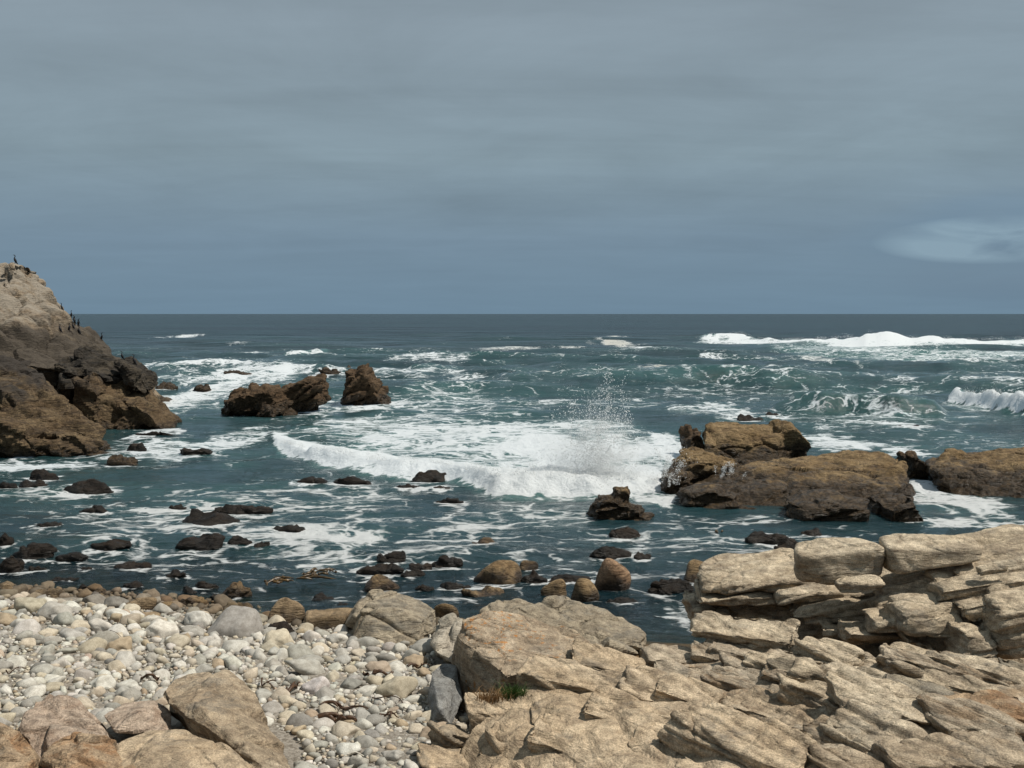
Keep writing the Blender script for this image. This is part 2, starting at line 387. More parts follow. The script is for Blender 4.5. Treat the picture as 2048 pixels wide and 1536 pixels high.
M['stack'] = granite('wet_sea_stack', (0.098, 0.062, 0.034), (0.128, 0.085, 0.050), (0.062, 0.042, 0.026), (0, 0.5, 0), tide=1.0, grain=0.4)
M['headland'] = granite('headland_granite', (0.25, 0.195, 0.14), (0.31, 0.25, 0.18), (0.17, 0.13, 0.095), (0, 0.7, 0), tide=0.6, pale=(7.2, (0.27, 0.235, 0.19)), dark=(2.4, 7.0, (0.045, 0.038, 0.031), 0.85), grain=0.35)
M['headland_low'] = granite('headland_brown_granite', (0.118, 0.080, 0.045), (0.165, 0.120, 0.070), (0.068, 0.048, 0.031), (0, 0.5, 0), tide=0.5, dark=(3.6, 9.0, (0.035, 0.030, 0.026), 0.9), grain=0.35)
M['black'] = granite('black_rock', (0.040, 0.035, 0.030), (0.085, 0.070, 0.052), (0.024, 0.022, 0.020), grain=0.4)  # near-black mottled colour of the headland's overhanging ledge
M['weed'] = granite('weed_covered_rock', (0.012, 0.008, 0.005), (0.026, 0.015, 0.007), (0.007, 0.0055, 0.004), tide=0.02, tide_col=(0.010, 0.008, 0.006), grain=0.5, wetness=0.6)
M['weedtan'] = granite('tan_rock_under_weed', (0.25, 0.175, 0.095), (0.30, 0.215, 0.125), (0.17, 0.11, 0.055), tide=0.22, tide_col=(0.018, 0.012, 0.008))
for k in ('weed',):
    for nd in M[k].node_tree.nodes:
        if nd.type == 'BSDF_PRINCIPLED': nd.inputs['Specular IOR Level'].default_value = 0.28

def stone_mat(name, per_object):
    t = MT(name); geo = t.n('ShaderNodeNewGeometry').outputs['Position']
    if per_object: base = t.n('ShaderNodeObjectInfo').outputs['Color']
    else: base = t.attr('tint').outputs['Color']
    m = t.noise(geo, 9, 6, 0.6); s_ = t.noise(geo, 70, 3, 0.6)
    col = t.mix(1.0, base, t.mix(t.rng(m, 0.3, 0.7), (0.80, 0.78, 0.75), (1.15, 1.15, 1.14)), 'MULTIPLY')
    col = t.mix(1.0, col, t.mix(t.rng(s_, 0.35, 0.65), (0.84, 0.83, 0.82), (1.13, 1.13, 1.12)), 'MULTIPLY')
    b = t.bump(t.noise(geo, 22, 6, 0.6), 0.35, 0.02)
    return t.done(t.bsdf(col, 0.85, b, 0.25))
M['stone'] = stone_mat('beach_stone', True); M['pebble'] = stone_mat('beach_pebble', False)

def ground_mat():
    t = MT('shore_ground'); pos = t.n('ShaderNodeNewGeometry').outputs['Position']
    z = t.n('ShaderNodeSeparateXYZ'); t.put(z.inputs[0], pos); zz = t.math('ADD', z.outputs[2], t.math('MULTIPLY', t.math('SUBTRACT', t.noise(pos, 1.2, 5), 0.5), 0.5))
    col = t.mix(t.rng(t.noise(pos, 14, 6, 0.7), 0.35, 0.65), (0.16, 0.135, 0.105), (0.36, 0.32, 0.27))
    soil = t.attr('soil').outputs['Fac']
    col = t.mix(soil, col, t.mix(t.rng(t.noise(pos, 4, 7, 0.65), 0.35, 0.65), (0.17, 0.10, 0.048), (0.29, 0.195, 0.105)))
    col = t.mix(t.rng(zz, 0.35, 0.0), col, (0.045, 0.038, 0.024))
    b = t.bump(t.noise(pos, 12, 8, 0.7), 0.8, 0.08)
    return t.done(t.bsdf(col, 0.9, b, 0.2))
M['ground'] = ground_mat()

def sea_mat():
    t = MT('sea_water'); pos = t.n('ShaderNodeNewGeometry').outputs['Position']
    flat = t.mapping(pos, (1, 1, 0))
    D = t.attr('foam').outputs['Fac']; A = t.attr('aer').outputs['Fac']; SH = t.attr('shallow').outputs['Fac']; FAR = t.attr('far').outputs['Fac']
    wx = t.n('ShaderNodeTexNoise'); t.put(wx.inputs['Vector'], flat); wx.inputs['Scale'].default_value = 0.35; wx.inputs['Detail'].default_value = 4
    off = t.n('ShaderNodeVectorMath', operation='MULTIPLY_ADD'); t.put(off.inputs[0], wx.outputs['Color']); off.inputs[1].default_value = (3.2, 3.2, 0); t.put(off.inputs[2], flat)
    w = off.outputs[0]
    w3 = t.n('ShaderNodeVectorMath', operation='MULTIPLY_ADD'); t.put(w3.inputs[0], t.noisec(t.mapping(pos, (0.7, 1.2, 0)), 1.3)); w3.inputs[1].default_value = (0.9, 0.9, 0); t.put(w3.inputs[2], w); w3 = w3.outputs[0]
    l1 = t.rng(t.vor(t.mapping(w3, (0.5, 1.1, 1)), 0.62), 0.0, 0.13, 1.0, 0.0)
    l2 = t.rng(t.vor(t.mapping(w3, (0.6, 1.2, 1)), 1.9), 0.0, 0.20, 1.0, 0.0)
    fb = t.rng(t.noise(t.mapping(w, (0.45, 1.0, 1)), 1.0, 10, 0.62, 1.2), 0.28, 0.72, 0, 1, False)
    hi = t.rng(t.noise(t.mapping(pos, (0.6, 1.2, 0.6)), 4.5, 6, 0.7, 0.8), 0.3, 0.7, 0, 1, False)
    pat = t.math('ADD', t.math('ADD', t.math('MULTIPLY', l1, 0.26), t.math('MULTIPLY', l2, 0.18)), t.math('ADD', t.math('MULTIPLY', fb, 0.42), t.math('MULTIPLY', hi, 0.18)))
    lo = t.math('SUBTRACT', 0.86, t.math('MULTIPLY', D, 0.98))
    F = t.math('MULTIPLY', t.rng(pat, lo, t.math('ADD', lo, 0.30)), t.rng(D, 0.3, 0.85, 0.88, 1.0))
    # water body
    mottle = t.noise(t.mapping(pos, (0.35, 1.0, 0)), 0.12, 6, 0.6, 0.5); mott2 = t.noise(t.mapping(pos, (0.22, 1.0, 0)), 0.010, 9, 0.72, 0.3)
    deep = t.mix(t.rng(t.math('ADD', t.math('MULTIPLY', mottle, 0.5), t.math('MULTIPLY', mott2, 0.5)), 0.40, 0.60), (0.0038, 0.0125, 0.0185), (0.0110, 0.0335, 0.0420))
    body = t.mix(A, deep, (0.075, 0.185, 0.170))
    rip = t.noise(t.mapping(pos, (0.8, 1.3, 1)), 1.6, 8, 0.62, 0.4)
    rip2 = t.noise(t.mapping(pos, (0.35, 0.9, 1)), 0.22, 7, 0.6, 0.4)
    rip3 = t.noise(t.mapping(pos, (0.3, 1.0, 1)), 0.035, 6, 0.6, 0.4)
    nb = t.bump(t.math('MULTIPLY', rip3, FAR), 1.0, 10.0, None); nb = t.bump(rip2, 1.0, 1.1, nb); nb = t.bump(rip, 0.9, 0.18, nb)
    wat = t.bsdf(body, t.rng(FAR, 0, 1, 0.09, 0.24, False), nb, 0.5); wat.inputs['IOR'].default_value = 1.333
    t.put(wat.inputs['Specular IOR Level'], t.rng(FAR, 0, 1, 0.5, 0.17, False))
    tr = t.n('ShaderNodeBsdfTransparent'); tr.inputs[0].default_value = (0.62, 0.80, 0.78, 1)
    gl = t.n('ShaderNodeBsdfGlossy'); gl.inputs['Roughness'].default_value = 0.08; t.put(gl.inputs['Normal'], nb)
    fr = t.n('ShaderNodeFresnel'); fr.inputs[0].default_value = 1.333; t.put(fr.inputs['Normal'], nb)
    clear = t.n('ShaderNodeMixShader'); t.put(clear.inputs[0], fr.outputs[0]); t.put(clear.inputs[1], tr.outputs[0]); t.put(clear.inputs[2], gl.outputs[0])
    w2 = t.n('ShaderNodeMixShader'); t.put(w2.inputs[0], SH); t.put(w2.inputs[1], wat.outputs[0]); t.put(w2.inputs[2], clear.outputs[0])
    cream = t.attr('cream').outputs['Fac']
    fcol = t.mix(cream, (0.88, 0.90, 0.90), (0.56, 0.52, 0.43))
    foam = t.bsdf(fcol, 0.8, t.bump(t.noise(pos, 2.2, 9, 0.7), 0.9, 0.30), 0.2)
    ftl = t.n('ShaderNodeBsdfTranslucent'); t.put(ftl.inputs[0], fcol); fmx = t.n('ShaderNodeMixShader'); fmx.inputs[0].default_value = 0.35; t.put(fmx.inputs[1], foam.outputs[0]); t.put(fmx.inputs[2], ftl.outputs[0])
    fin = t.n('ShaderNodeMixShader'); t.put(fin.inputs[0], F); t.put(fin.inputs[1], w2.outputs[0]); t.put(fin.inputs[2], fmx.outputs[0])
    return t.done(fin.outputs[0])
M['sea'] = sea_mat()

def simple(name, c, rough=0.6, scale=20, var=0.35, spec=0.3, transl=0.0):
    t = MT(name); pos = t.n('ShaderNodeNewGeometry').outputs['Position']
    col = t.mix(t.rng(t.noise(pos, scale, 5), 0.3, 0.7), tuple(a*(1-var) for a in c), tuple(min(1, a*(1+var)) for a in c))
    b = t.bsdf(col, rough, t.bump(t.noise(pos, scale*2, 4), 0.4, 0.01), spec)
    if transl:
        tl = t.n('ShaderNodeBsdfTranslucent'); t.put(tl.inputs[0], col); mx = t.n('ShaderNodeMixShader'); mx.inputs[0].default_value = transl
        t.put(mx.inputs[1], b.outputs[0]); t.put(mx.inputs[2], tl.outputs[0]); return t.done(mx.outputs[0])
    return t.done(b)
M['bird'] = simple('cormorant_plumage', (0.012, 0.012, 0.014), 0.5)
M['kelp'] = simple('dried_kelp', (0.060, 0.030, 0.014), 0.5, 12)
M['kelpwet'] = simple('wet_kelp', (0.070, 0.040, 0.012), 0.3, 8, 0.6, 0.5)
M['twig'] = simple('bleached_wood', (0.55, 0.50, 0.42), 0.8, 15)
M['grass'] = simple('green_grass', (0.045, 0.085, 0.018), 0.6, 5, 0.5, 0.3, 0.25)
M['drygrass'] = simple('dry_grass', (0.24, 0.15, 0.075), 0.8, 5, 0.4, 0.2, 0.2)
M['spray'] = simple('white_spray', (0.94, 0.95, 0.95), 0.5, 3, 0.02, 0.4, 0.45)

# ------------------------------------------------------------------ ground
def shore_y(x):
    return np.interp(x, [-30, -14.8, -10, -5.5, -2, 3.3, 6, 30], [30.5, 29.0, 28.0, 26.2, 25.4, 24.4, 23.0, 23.0])
def ground_z(x, y):
    x = np.asarray(x, float); y = np.asarray(y, float); d = shore_y(x)-y
    zb = np.where(d > 0, 0.150*d, 0.13*d); zb = np.maximum(zb, -3.0)
    plat = 1.45*sstep(-1.2, 1.4, x)*(1-sstep(17.5, 21.5, y-0.05*x))+0.35*sstep(3, 9, x)
    zr = np.where(x > -1.5, np.where(plat > 0.02, plat+0.05*(14-y), zb), zb)
    k = sstep(-1.2, 0.4, x)*(1-sstep(18.0, 22.0, y-0.05*x))
    z = zb*(1-k)+np.minimum(zr, 2.4)*k
    return np.minimum(z, 2.9)
nx, ny = 190, 150
gx, gy = np.meshgrid(np.linspace(-34, 30, nx), np.linspace(2, 46, ny))
gx = gx.ravel(); gy = gy.ravel()
gz = ground_z(gx, gy)
gz = gz+0.10*fbm(np.stack([gx*0.5, gy*0.5, gx*0], 1), 4)+0.04*fbm(np.stack([gx*3, gy*3, gx*0], 1), 3)
i, j = np.meshgrid(np.arange(ny-1), np.arange(nx-1), indexing='ij'); q = (i*nx+j).ravel()
gF = np.stack([q, q+1, q+nx+1, q+nx], 1)
gm = mk_mesh('beach', np.stack([gx, gy, gz], 1), gF)
a = gm.attributes.new('soil', 'FLOAT', 'POINT'); a.data.foreach_set('value', sstep(-0.6, 0.8, gx).astype(np.float32))
tag(link('beach', gm, M['ground']), kind='structure')

# ------------------------------------------------------------------ rocks standing in the water: box in the picture, foot at the water line
WR = [
 # x0, y0, x1, y1, material, shape, label
 (42, 928, 116, 962, 'weed', 0, 'dark weed-covered rock with a peaked top, in the water just below the headland'),
 (28, 957, 94, 977, 'weed', 1, 'low dark rock beside the peaked weedy rock at the left edge of the sea'),
 (-20, 962, 32, 980, 'weed', 1, 'small dark rock cut by the left picture edge below the headland'),
 (112, 950, 228, 988, 'weed', 0, 'largest dome-shaped dark rock in the water below the headland'),
 (246, 883, 290, 901, 'weed', 0, 'small black rock in foam right of the headland foot'),
 (348, 893, 416, 907, 'weed', 1, 'flat brown rock in foam streaks right of the headland foot'),
 (206, 903, 270, 926, 'skerry', 0, 'small brown rock touching the right foot of the front headland lobe'),
 (262, 860, 350, 871, 'weed', 1, 'long flat black reef awash under the headland point'),
 (584, 951, 650, 968, 'weed', 1, 'low dark rock in front of the white breaking wave, left of a pair'),
 (652, 950, 742, 971, 'weed', 1, 'low dark rock in front of the white breaking wave, right of a pair'),
 (808, 936, 892, 963, 'weed', 0, 'dark humped rock touching the front edge of the breaking wave'),
 (784, 966, 850, 980, 'weed', 1, 'thin dark reef just below the humped rock by the breaker'),
 (856, 968, 912, 980, 'weed', 1, 'little flat reef right of the thin reef below the breaker'),
 (868, 990, 936, 1010, 'weed', 1, 'lone flat weed patch of rock below the breaker, mid sea'),
 (328, 1004, 374, 1020, 'weed', 1, 'little dark rock at the upper left of the weedy cluster'),
 (416, 1003, 546, 1028, 'weed', 1, 'long jagged dark reef at the upper right of the weedy cluster'),
 (340, 1017, 478, 1056, 'weed', 0, 'broad double-humped black rock in the weedy cluster'),
 (534, 1045, 610, 1065, 'weed', 1, 'dark rock standing apart to the right of the weedy cluster'),
 (336, 1058, 448, 1100, 'weed', 0, 'tall black rock at the lower left of the weedy cluster'),
 (444, 1066, 504, 1090, 'weed', 0, 'black rock joined to the right of the tall black rock'),
 (498, 1078, 538, 1094, 'weed', 1, 'smallest black rock at the lower right end of the weedy cluster'),
 (148, 1012, 222, 1028, 'weed', 1, 'flat dark reef left of the weedy cluster, below the dome-shaped rock'),
 (-20, 1062, 22, 1092, 'weed', 0, 'black rock at the left picture edge above the stacked shore rocks'),
 (14, 1077, 102, 1114, 'weed', 0, 'wide brown-black rock near the left picture edge'),
 (-20, 1102, 46, 1146, 'weed', 0, 'big black rock at the left picture edge nearest the beach'),
 (50, 1127, 90, 1142, 'weed', 1, 'small dark rock right of the big black rock at the left edge'),
 (174, 1079, 256, 1097, 'weed', 1, 'low dark rock midway between the left edge and the weedy cluster'),
 (104, 1100, 172, 1116, 'weed', 1, 'thin flat reef below the low dark rock on the left'),
 (212, 1117, 302, 1141, 'weed', 0, 'reddish dark rock in the shallows left of centre'),
 (153, 1132, 187, 1143, 'weed', 1, 'tiny dark rock left of the reddish dark rock'),
 (734, 1100, 812, 1124, 'weed', 0, 'dark rock with a rusty front at the head of the central shallows'),
 (708, 1124, 806, 1150, 'weed', 0, 'long reddish-black rock with a bare tan patch in the central shallows'),
 (798, 1131, 852, 1152, 'weed', 0, 'small dark rock at the right end of the long reddish-black rock'),
 (816, 1122, 862, 1138, 'weed', 1, 'low dark rock between the long rock and the round weedy dome'),
 (854, 1110, 922, 1131, 'weed', 0, 'round weedy dome right of the long reddish-black rock'),
 (938, 1078, 1002, 1092, 'weedtan', 1, 'flat olive rock alone in open water above the square boulder'),
 (1180, 1083, 1264, 1115, 'weed', 0, 'dark rock with tan flecks above the big pinkish round boulder'),
 (1262, 1103, 1304, 1118, 'weed', 1, 'small dark rock right of the flecked dark rock'),
 (1212, 1045, 1288, 1076, 'weed', 0, 'pointed weedy rock just below the blocky brown rock'),
 (944, 1116, 1052, 1170, 'weedtan', 2, 'square boulder with tan top hung with dark weed'),
 (1034, 1119, 1078, 1140, 'weedtan', 2, 'small smooth olive boulder behind the square weedy boulder'),
 (1040, 1139, 1106, 1170, 'weed', 0, 'dark rock right of the square weedy boulder'),
 (878, 1159, 942, 1178, 'weed', 0, 'small dark rock left of the square weedy boulder'),
 (914, 1171, 1016, 1198, 'weedtan', 0, 'flat tan and black rock below the square weedy boulder'),
 (706, 1153, 800, 1180, 'weedtan', 2, 'oblong tan boulder striped with dark weed'),
 (1080, 1156, 1142, 1198, 'weedtan', 2, 'smooth round olive boulder, left of two in the cove'),
 (1138, 1154, 1202, 1208, 'weedtan', 2, 'smooth round olive boulder, right of two in the cove'),
 (1184, 1119, 1277, 1186, 'pinkround', 2, 'big smooth pinkish tan round boulder with a black foot'),
 (1284, 1147, 1390, 1190, 'weed', 0, 'glossy dark weed mound between the pinkish boulder and the outcrop'),
 (1366, 1121, 1458, 1170, 'weedtan', 2, 'brown boulder capped with weed left of the pale outcrop'),
 (1422, 1108, 1492, 1124, 'weed', 1, 'sunken weedy rock behind the brown capped boulder'),
 (1098, 1146, 1186, 1168, 'weed', 1, 'dark weed ledge between the two olive boulders and the pinkish one'),
 (1498, 1062, 1590, 1086, 'weed', 0, 'ragged dark reef in the channel below the big sea rock'),
 (1552, 1078, 1660, 1107, 'weed', 0, 'long dark reef in the channel touching the pale outcrop'),
 (434, 1160, 502, 1192, 'weedtan', 0, 'tan boulder wrapped in dark weed at the water edge'),
 (338, 1186, 418, 1218, 'weedtan', 0, 'dark-topped tan boulder in the shallows above the pebbles'),
 (424, 1206, 502, 1228, 'weedtan', 1, 'flat weed-striped rock at the water edge'),
 (500, 1194, 606, 1256, 'shorebrown', 2, 'big dark brown boulder at the water edge left of the cracked boulder'),
 (286, 1204, 352, 1228, 'weedtan', 2, 'olive brown rounded rock half in the water above the pebbles'),
 (206, 1194, 304, 1230, 'shorebrown', 2, 'smooth dark brown boulder at the top of the pebble beach'),
 (20, 1174, 134, 1208, 'shorebrown', 0, 'wide tan rock at the left water edge'),
 (-30, 1164, 40, 1200, 'shorebrown', 0, 'brown rock at the left picture edge on the water line'),
 (130, 1168, 170, 1184, 'weed', 1, 'small dark rock beside the wide tan rock at the left water edge'),
 (864, 1202, 922, 1246, 'weedtan', 2, 'tan boulder with a black left flank behind the cracked boulder'),
 (604, 1225, 694, 1266, 'shorebrown', 3, 'squarish brown block against the left of the cracked boulder'),
 (512, 1240, 604, 1284, 'weed', 0, 'low black rock shape standing for the dark wet shadow below the big dark brown boulder'),  # wet shadow under the brown boulder, built as a black rock
 (444, 737, 502, 751, 'stackd', 0, 'small dark rock far out, in foam above the long sea stack'),
 (376, 765, 432, 784, 'stackd', 0, 'small dark rock between the headland and the long sea stack'),
 (634, 733, 682, 749, 'stackd', 1, 'low dark rock far out, left of the pointed sea stack'),
 (680, 727, 708, 745, 'stackd', 0, 'small dark knob behind the left side of the pointed sea stack'),
 (308, 757, 352, 783, 'stackd', 0, 'dark wet rock at the far side of the headland point'),
 (252, 728, 304, 745, 'stackd', 1, 'flat dark ledge at the far end of the headland ridge'),
 (1472, 825, 1530, 842, 'weed', 0, 'low green-black rock beyond the upper brown sea rock, left of two'),
 (1530, 821, 1564, 836, 'weed', 0, 'round dark knob beyond the upper brown sea rock, right of two'),
 (1788, 848, 1856, 858, 'weed', 1, 'flat black reef awash in the open sea on the right'),
 (1600, 1054, 1650, 1070, 'weed', 1, 'small weedy reef under the front of the big sea rock'),
 (96, 1150, 150, 1163, 'weed', 1, 'small half-sunken dark rock above the wide tan rock at the left'),
 (232, 1160, 282, 1176, 'weed', 1, 'low kelp-dark rock in the shallows under the reddish dark rock'),
 (318, 1140, 372, 1156, 'weed', 1, 'half-sunken dark rock below the tall black rock of the weedy cluster'),
 (380, 1160, 432, 1178, 'weed', 0, 'dark rock left of the tan boulder wrapped in weed'),
 (168, 1176, 214, 1194, 'weedtan', 1, 'small brown rock right of the wide tan rock at the water edge'),
 (352, 1170, 392, 1186, 'weed', 1, 'little dark rock just above the dark-topped tan boulder'),
 (612, 1186, 676, 1206, 'weed', 1, 'sunken dark rock right of the big dark brown boulder'),
 (640, 1206, 700, 1224, 'weed', 1, 'dark rock in the water above the squarish brown block'),
 (250, 1222, 330, 1246, 'shorebrown', 2, 'brown wet stone below the smooth dark brown boulder'),
 (410, 1186, 440, 1200, 'weed', 1, 'tiny black rock between the dark-topped boulder and the weed-wrapped one'),
 (1002, 1150, 1040, 1164, 'weed', 1, 'tiny dark rock at the right foot of the square weedy boulder'),
 (826, 1166, 872, 1182, 'weed', 1, 'low dark rock left of the small dark rock by the square boulder'),
 (1210, 1196, 1290, 1214, 'weed', 1, 'flat sunken weedy rock in the cove below the pinkish boulder'),
 (60, 1040, 120, 1054, 'weed', 1, 'thin dark reef below the dome-shaped rock near the left edge'),
]
M['stackd'] = M['stack']
M['pinkround'] = granite('pink_round_granite', (0.33, 0.215, 0.135), (0.38, 0.26, 0.165), (0.27, 0.165, 0.10), tide=0.32, tide_col=(0.015, 0.010, 0.007))

# ------------------------------------------------------------------ the sea
HR = 16080.0
s1 = np.linspace(745, 40, 545); s2 = np.geomspace(40, 0.35, 100)[1:]
Ys = HR/np.concatenate([s1, s2])
dYs = np.gradient(Ys)
us = np.concatenate([np.linspace(-1.1, -0.56, 30)[:-1], np.linspace(-0.56, 0.56, 536), np.linspace(0.56, 1.1, 30)[1:]])
nr, nc = len(Ys), len(us)
SY = np.repeat(Ys, nc); SX = SY*np.tile(us, nr); SD = np.repeat(np.abs(dYs), nc)
rr = np.random.RandomState(3)
P2 = np.stack([SX, SY], 1).astype(np.float32)
def p2(sx, sy, o=0.0, sl=slice(None)): return P2[sl]*np.array([sx, sy], np.float32)+np.float32(o)
z = np.zeros_like(SX)
open_ = sstep(48, 150, SY)
lft = sstep(-6, -30, SX)*sstep(95, 60, SY)                       # lee of the headland
open_ = open_*(1-0.5*lft)
warp = fbm(p2(0.012, 0.02), 3)*5
for lam, amp, ang in ((46, .50, 8), (31, .46, -12), (21, .40, 15), (14, .33, -5), (9, .22, 18), (6, .12, -20), (4.1, .07, 5), (2.7, .04, -14)):
    nrow = int(np.searchsorted(-lam/np.abs(dYs), -1.8)); sl = slice(0, nrow*nc)
    k = 2*math.pi/lam; a_ = math.radians(ang)
    ph = k*(SX[sl]*math.sin(a_)+SY[sl]*math.cos(a_))+warp[sl]*(0.6+4/lam)+rr.rand()*6.28
    wv = np.sin(ph); wv = np.where(wv > 0, wv*np.sqrt(np.abs(wv)), -np.sqrt(np.abs(wv))*np.abs(wv)**0.25*0.8)
    near = 0.10+0.90*open_[sl] if lam > 8 else 0.45+0.55*open_[sl]
    env = 0.45+0.9*sstep(-0.3, 0.4, perlin2(p2(0.5/lam, 0.9/lam, lam, sl)))
    z[sl] += amp*wv*near*env*np.clip(lam/SD[sl]-1.8, 0, 1)
z += fbm(p2(0.16, 0.30, 3.3), 5, 0.55)*(0.14+0.60*open_)*np.clip(6/SD-1.2, 0, 1)
sl = slice(0, 440*nc)
z[sl] += fbm(p2(0.9, 1.3, 9.1, sl), 3, 0.5)*0.05*np.clip(1/SD[sl]-1, 0, 1)
big = fbm(p2(0.05, 0.09, 1.7), 4)
med = fbm(p2(0.22, 0.35, 8.7), 4)

ysh = np.zeros_like(z); foam = np.zeros_like(z); aer = np.zeros_like(z); cream = np.zeros_like(z)
def rows(y0, y1):
    i0, i1 = np.searchsorted(Ys, [y0, y1]); return slice(max(0, i0-1)*nc, min(nr, i1+1)*nc)
def patch(px, py, rx, ry, s, a=0.0, cr=0.0, e=1.0):
    """foam field: centre and half extents given by picture positions on the water"""
    c = on(px, py); x0 = on(px+rx, py)[0]-c[0]; yt = on(px, py-ry)[1]; yb = on(px, py+ry)[1]
    sl = rows(c[1]-(c[1]-yb)*1.7, c[1]+(yt-c[1])*1.7); sy = SY[sl]
    d = np.sqrt(((SX[sl]-c[0])/x0)**2+(np.where(sy > c[1], (sy-c[1])/(yt-c[1]), (c[1]-sy)/(c[1]-yb)))**2)
    f = sstep(1.2, 0.25, d+0.30*med[sl]+0.75*fbm(p2(2.0/x0, 2.2/(yt-yb)*1.2, px*0.37, sl), 3))*e
    foam[sl] = np.maximum(foam[sl], f*s); aer[sl] = np.maximum(aer[sl], f*a); cream[sl] = np.maximum(cream[sl], f*cr)
def breaker(pts, wf, wb, white, lump=0.35, fm=1.0, back=0.25, trail=0.0):
    """a wave with a steep front toward the shore; pts = (px, py of the foot, height in m)"""
    W_ = np.array([[(a-1024)/FPX, on(a, b)[1], h] for a, b, h in pts])      # bearing, distance, height along the crest
    sl = rows(W_[:, 1].min()-5*wf, W_[:, 1].max()+5*wb); sx, sy = SX[sl], SY[sl]
    yc = np.interp(sx/sy, W_[:, 0], W_[:, 1])+wf*1.2; H = np.interp(sx/sy, W_[:, 0], W_[:, 2], left=0, right=0)
    dy = sy-yc+1.2*wf*fbm(p2(0.45/wf, 0.45/wf, 4.4, sl), 3); rag = 0.9*wf*fbm(p2(1.6/wf, 2.4/wf, 14.4, sl), 4, 0.6)
    pr = np.where(dy < 0, np.exp(-(dy/wf)**2), np.exp(-(dy/wb)**2))
    lum = 1+lump*0.9*fbm(p2(0.30/wf, 0.5/wf, 2.2, sl), 4)
    hz = H*pr*lum; z[sl] += hz
    if white:                                            # tumbling whitewater: clumps pushed out of the face
        q3 = np.stack([sx, sy, hz*0.5], 1)*(0.8/wf); am_ = np.clip(hz, 0, 1.2*wf)
        n3_ = fbm(q3+3.1, 4, 0.6); bill = 1-2*np.abs(fbm(q3*1.9+8, 3, 0.55))
        ysh[sl] -= am_*(0.45*n3_+0.2*bill); z[sl] += am_*(0.30*fbm(q3*1.3+20, 5, 0.65)+0.10*bill)
    live = sstep(0.02, 0.35*H.max(), H)
    if white:
        f = np.where(dy < 0, sstep(-2.1*wf, -0.9*wf, dy+rag), sstep((back+trail)*wb*2.2, back*wb*0.6, dy+rag))*live
        foam[sl] = np.maximum(foam[sl], f*fm)
        aer[sl] = np.maximum(aer[sl], live*np.where(dy < 0, sstep(-3*wf, -1*wf, dy), sstep(3*wb, 0.5*wb, dy))*0.55)
    else:
        aer[sl] = np.maximum(aer[sl], live*np.exp(-((dy+0.3*wf)/(0.9*wf))**2)*0.30)
# fields of lace left by earlier waves
patch(950, 890, 470, 62, 0.66, 0.55); patch(1130, 905, 280, 55, 0.92, 0.8); patch(1150, 945, 230, 45, 1.0, 0.7, 0, 1.0); patch(760, 860, 260, 40, 0.55, 0.45)
patch(1080, 860, 260, 26, 0.62, 0.5); patch(860, 800, 330, 45, 0.46, 0.38)
patch(360, 800, 110, 62, 0.74, 0.5); patch(430, 755, 170, 18, 0.72, 0.45); patch(560, 748, 120, 9, 0.75, 0.4); patch(470, 880, 150, 30, 0.60, 0.35)
patch(330, 900, 200, 34, 0.58, 0.3); patch(620, 815, 130, 22, 0.66, 0.45); patch(740, 812, 90, 20, 0.74, 0.5); patch(80, 930, 210, 24, 0.70, 0.3); patch(60, 985, 160, 20, 0.52, 0.25)
patch(280, 1045, 330, 75, 0.50, 0.18); patch(620, 1010, 330, 70, 0.46, 0.20); patch(600, 1075, 260, 50, 0.50, 0.20); patch(720, 1075, 80, 40, 0.64, 0.3); patch(660, 1120, 90, 22, 0.62, 0.2)
patch(900, 1060, 280, 90, 0.44, 0.12); patch(1100, 1030, 150, 40, 0.48, 0.15); patch(1330, 1080, 220, 60, 0.42, 0.1); patch(1480, 1045, 180, 22, 0.52, 0.1); patch(1620, 1082, 140, 24, 0.50, 0.12)
patch(1180, 1150, 330, 45, 0.38); patch(330, 1120, 380, 34, 0.40); patch(760, 1200, 320, 30, 0.40); patch(1350, 1230, 60, 40, 0.55, 0.1)
patch(1270, 955, 130, 45, 0.97, 0.6); patch(1310, 1000, 60, 22, 0.85, 0.5); patch(1340, 900, 70, 40, 0.88, 0.6)
patch(1920, 1005, 130, 38, 0.78, 0.35); patch(1900, 1045, 110, 14, 0.90, 0.3); patch(1860, 975, 60, 22, 0.92, 0.4); patch(2020, 1050, 120, 18, 0.66, 0.3); patch(1820, 905, 60, 16, 0.80, 0.4)
patch(1680, 885, 120, 24, 0.70, 0.4); patch(1440, 825, 130, 22, 0.58, 0.3); patch(1720, 840, 260, 40, 0.42, 0.28); patch(1500, 780, 320, 40, 0.34, 0.15)
patch(1270, 812, 200, 24, 0.40, 0.25)
patch(1370, 742, 170, 11, 0.90, 0.2, 0.9); patch(1120, 747, 140, 6, 0.74, 0.2, 0.5); patch(1050, 698, 120, 5, 0.66, 0.1, 0.4); patch(1150, 718, 90, 4, 0.80, 0.1, 0.8); patch(1230, 688, 55, 8, 0.84, 0.1, 0.7); patch(1240, 676, 40, 4, 0.7, 0, 0.5)
patch(950, 711, 90, 3, 0.62); patch(960, 752, 120, 7, 0.6, 0.2); patch(860, 722, 120, 6, 0.55, 0.2); patch(820, 745, 130, 10, 0.56, 0.25)
patch(1800, 689, 300, 10, 0.90, 0.95); patch(1850, 712, 340, 30, 0.54, 0.70); patch(1480, 684, 110, 4, 0.85, 0.4); patch(1500, 685, 120, 5, 0.78, 0.3); patch(1640, 720, 70, 12, 0.60, 0.3, 0.3); patch(1700, 741, 90, 3, 0.72, 0.1, 0.2); patch(1800, 765, 120, 12, 0.42, 0.2); patch(1960, 810, 160, 20, 0.45, 0.35)
patch(360, 673, 34, 4, 0.76); patch(380, 707, 60, 2.5, 0.6); patch(500, 704, 40, 3, 0.6); patch(480, 690, 30, 2, 0.5)
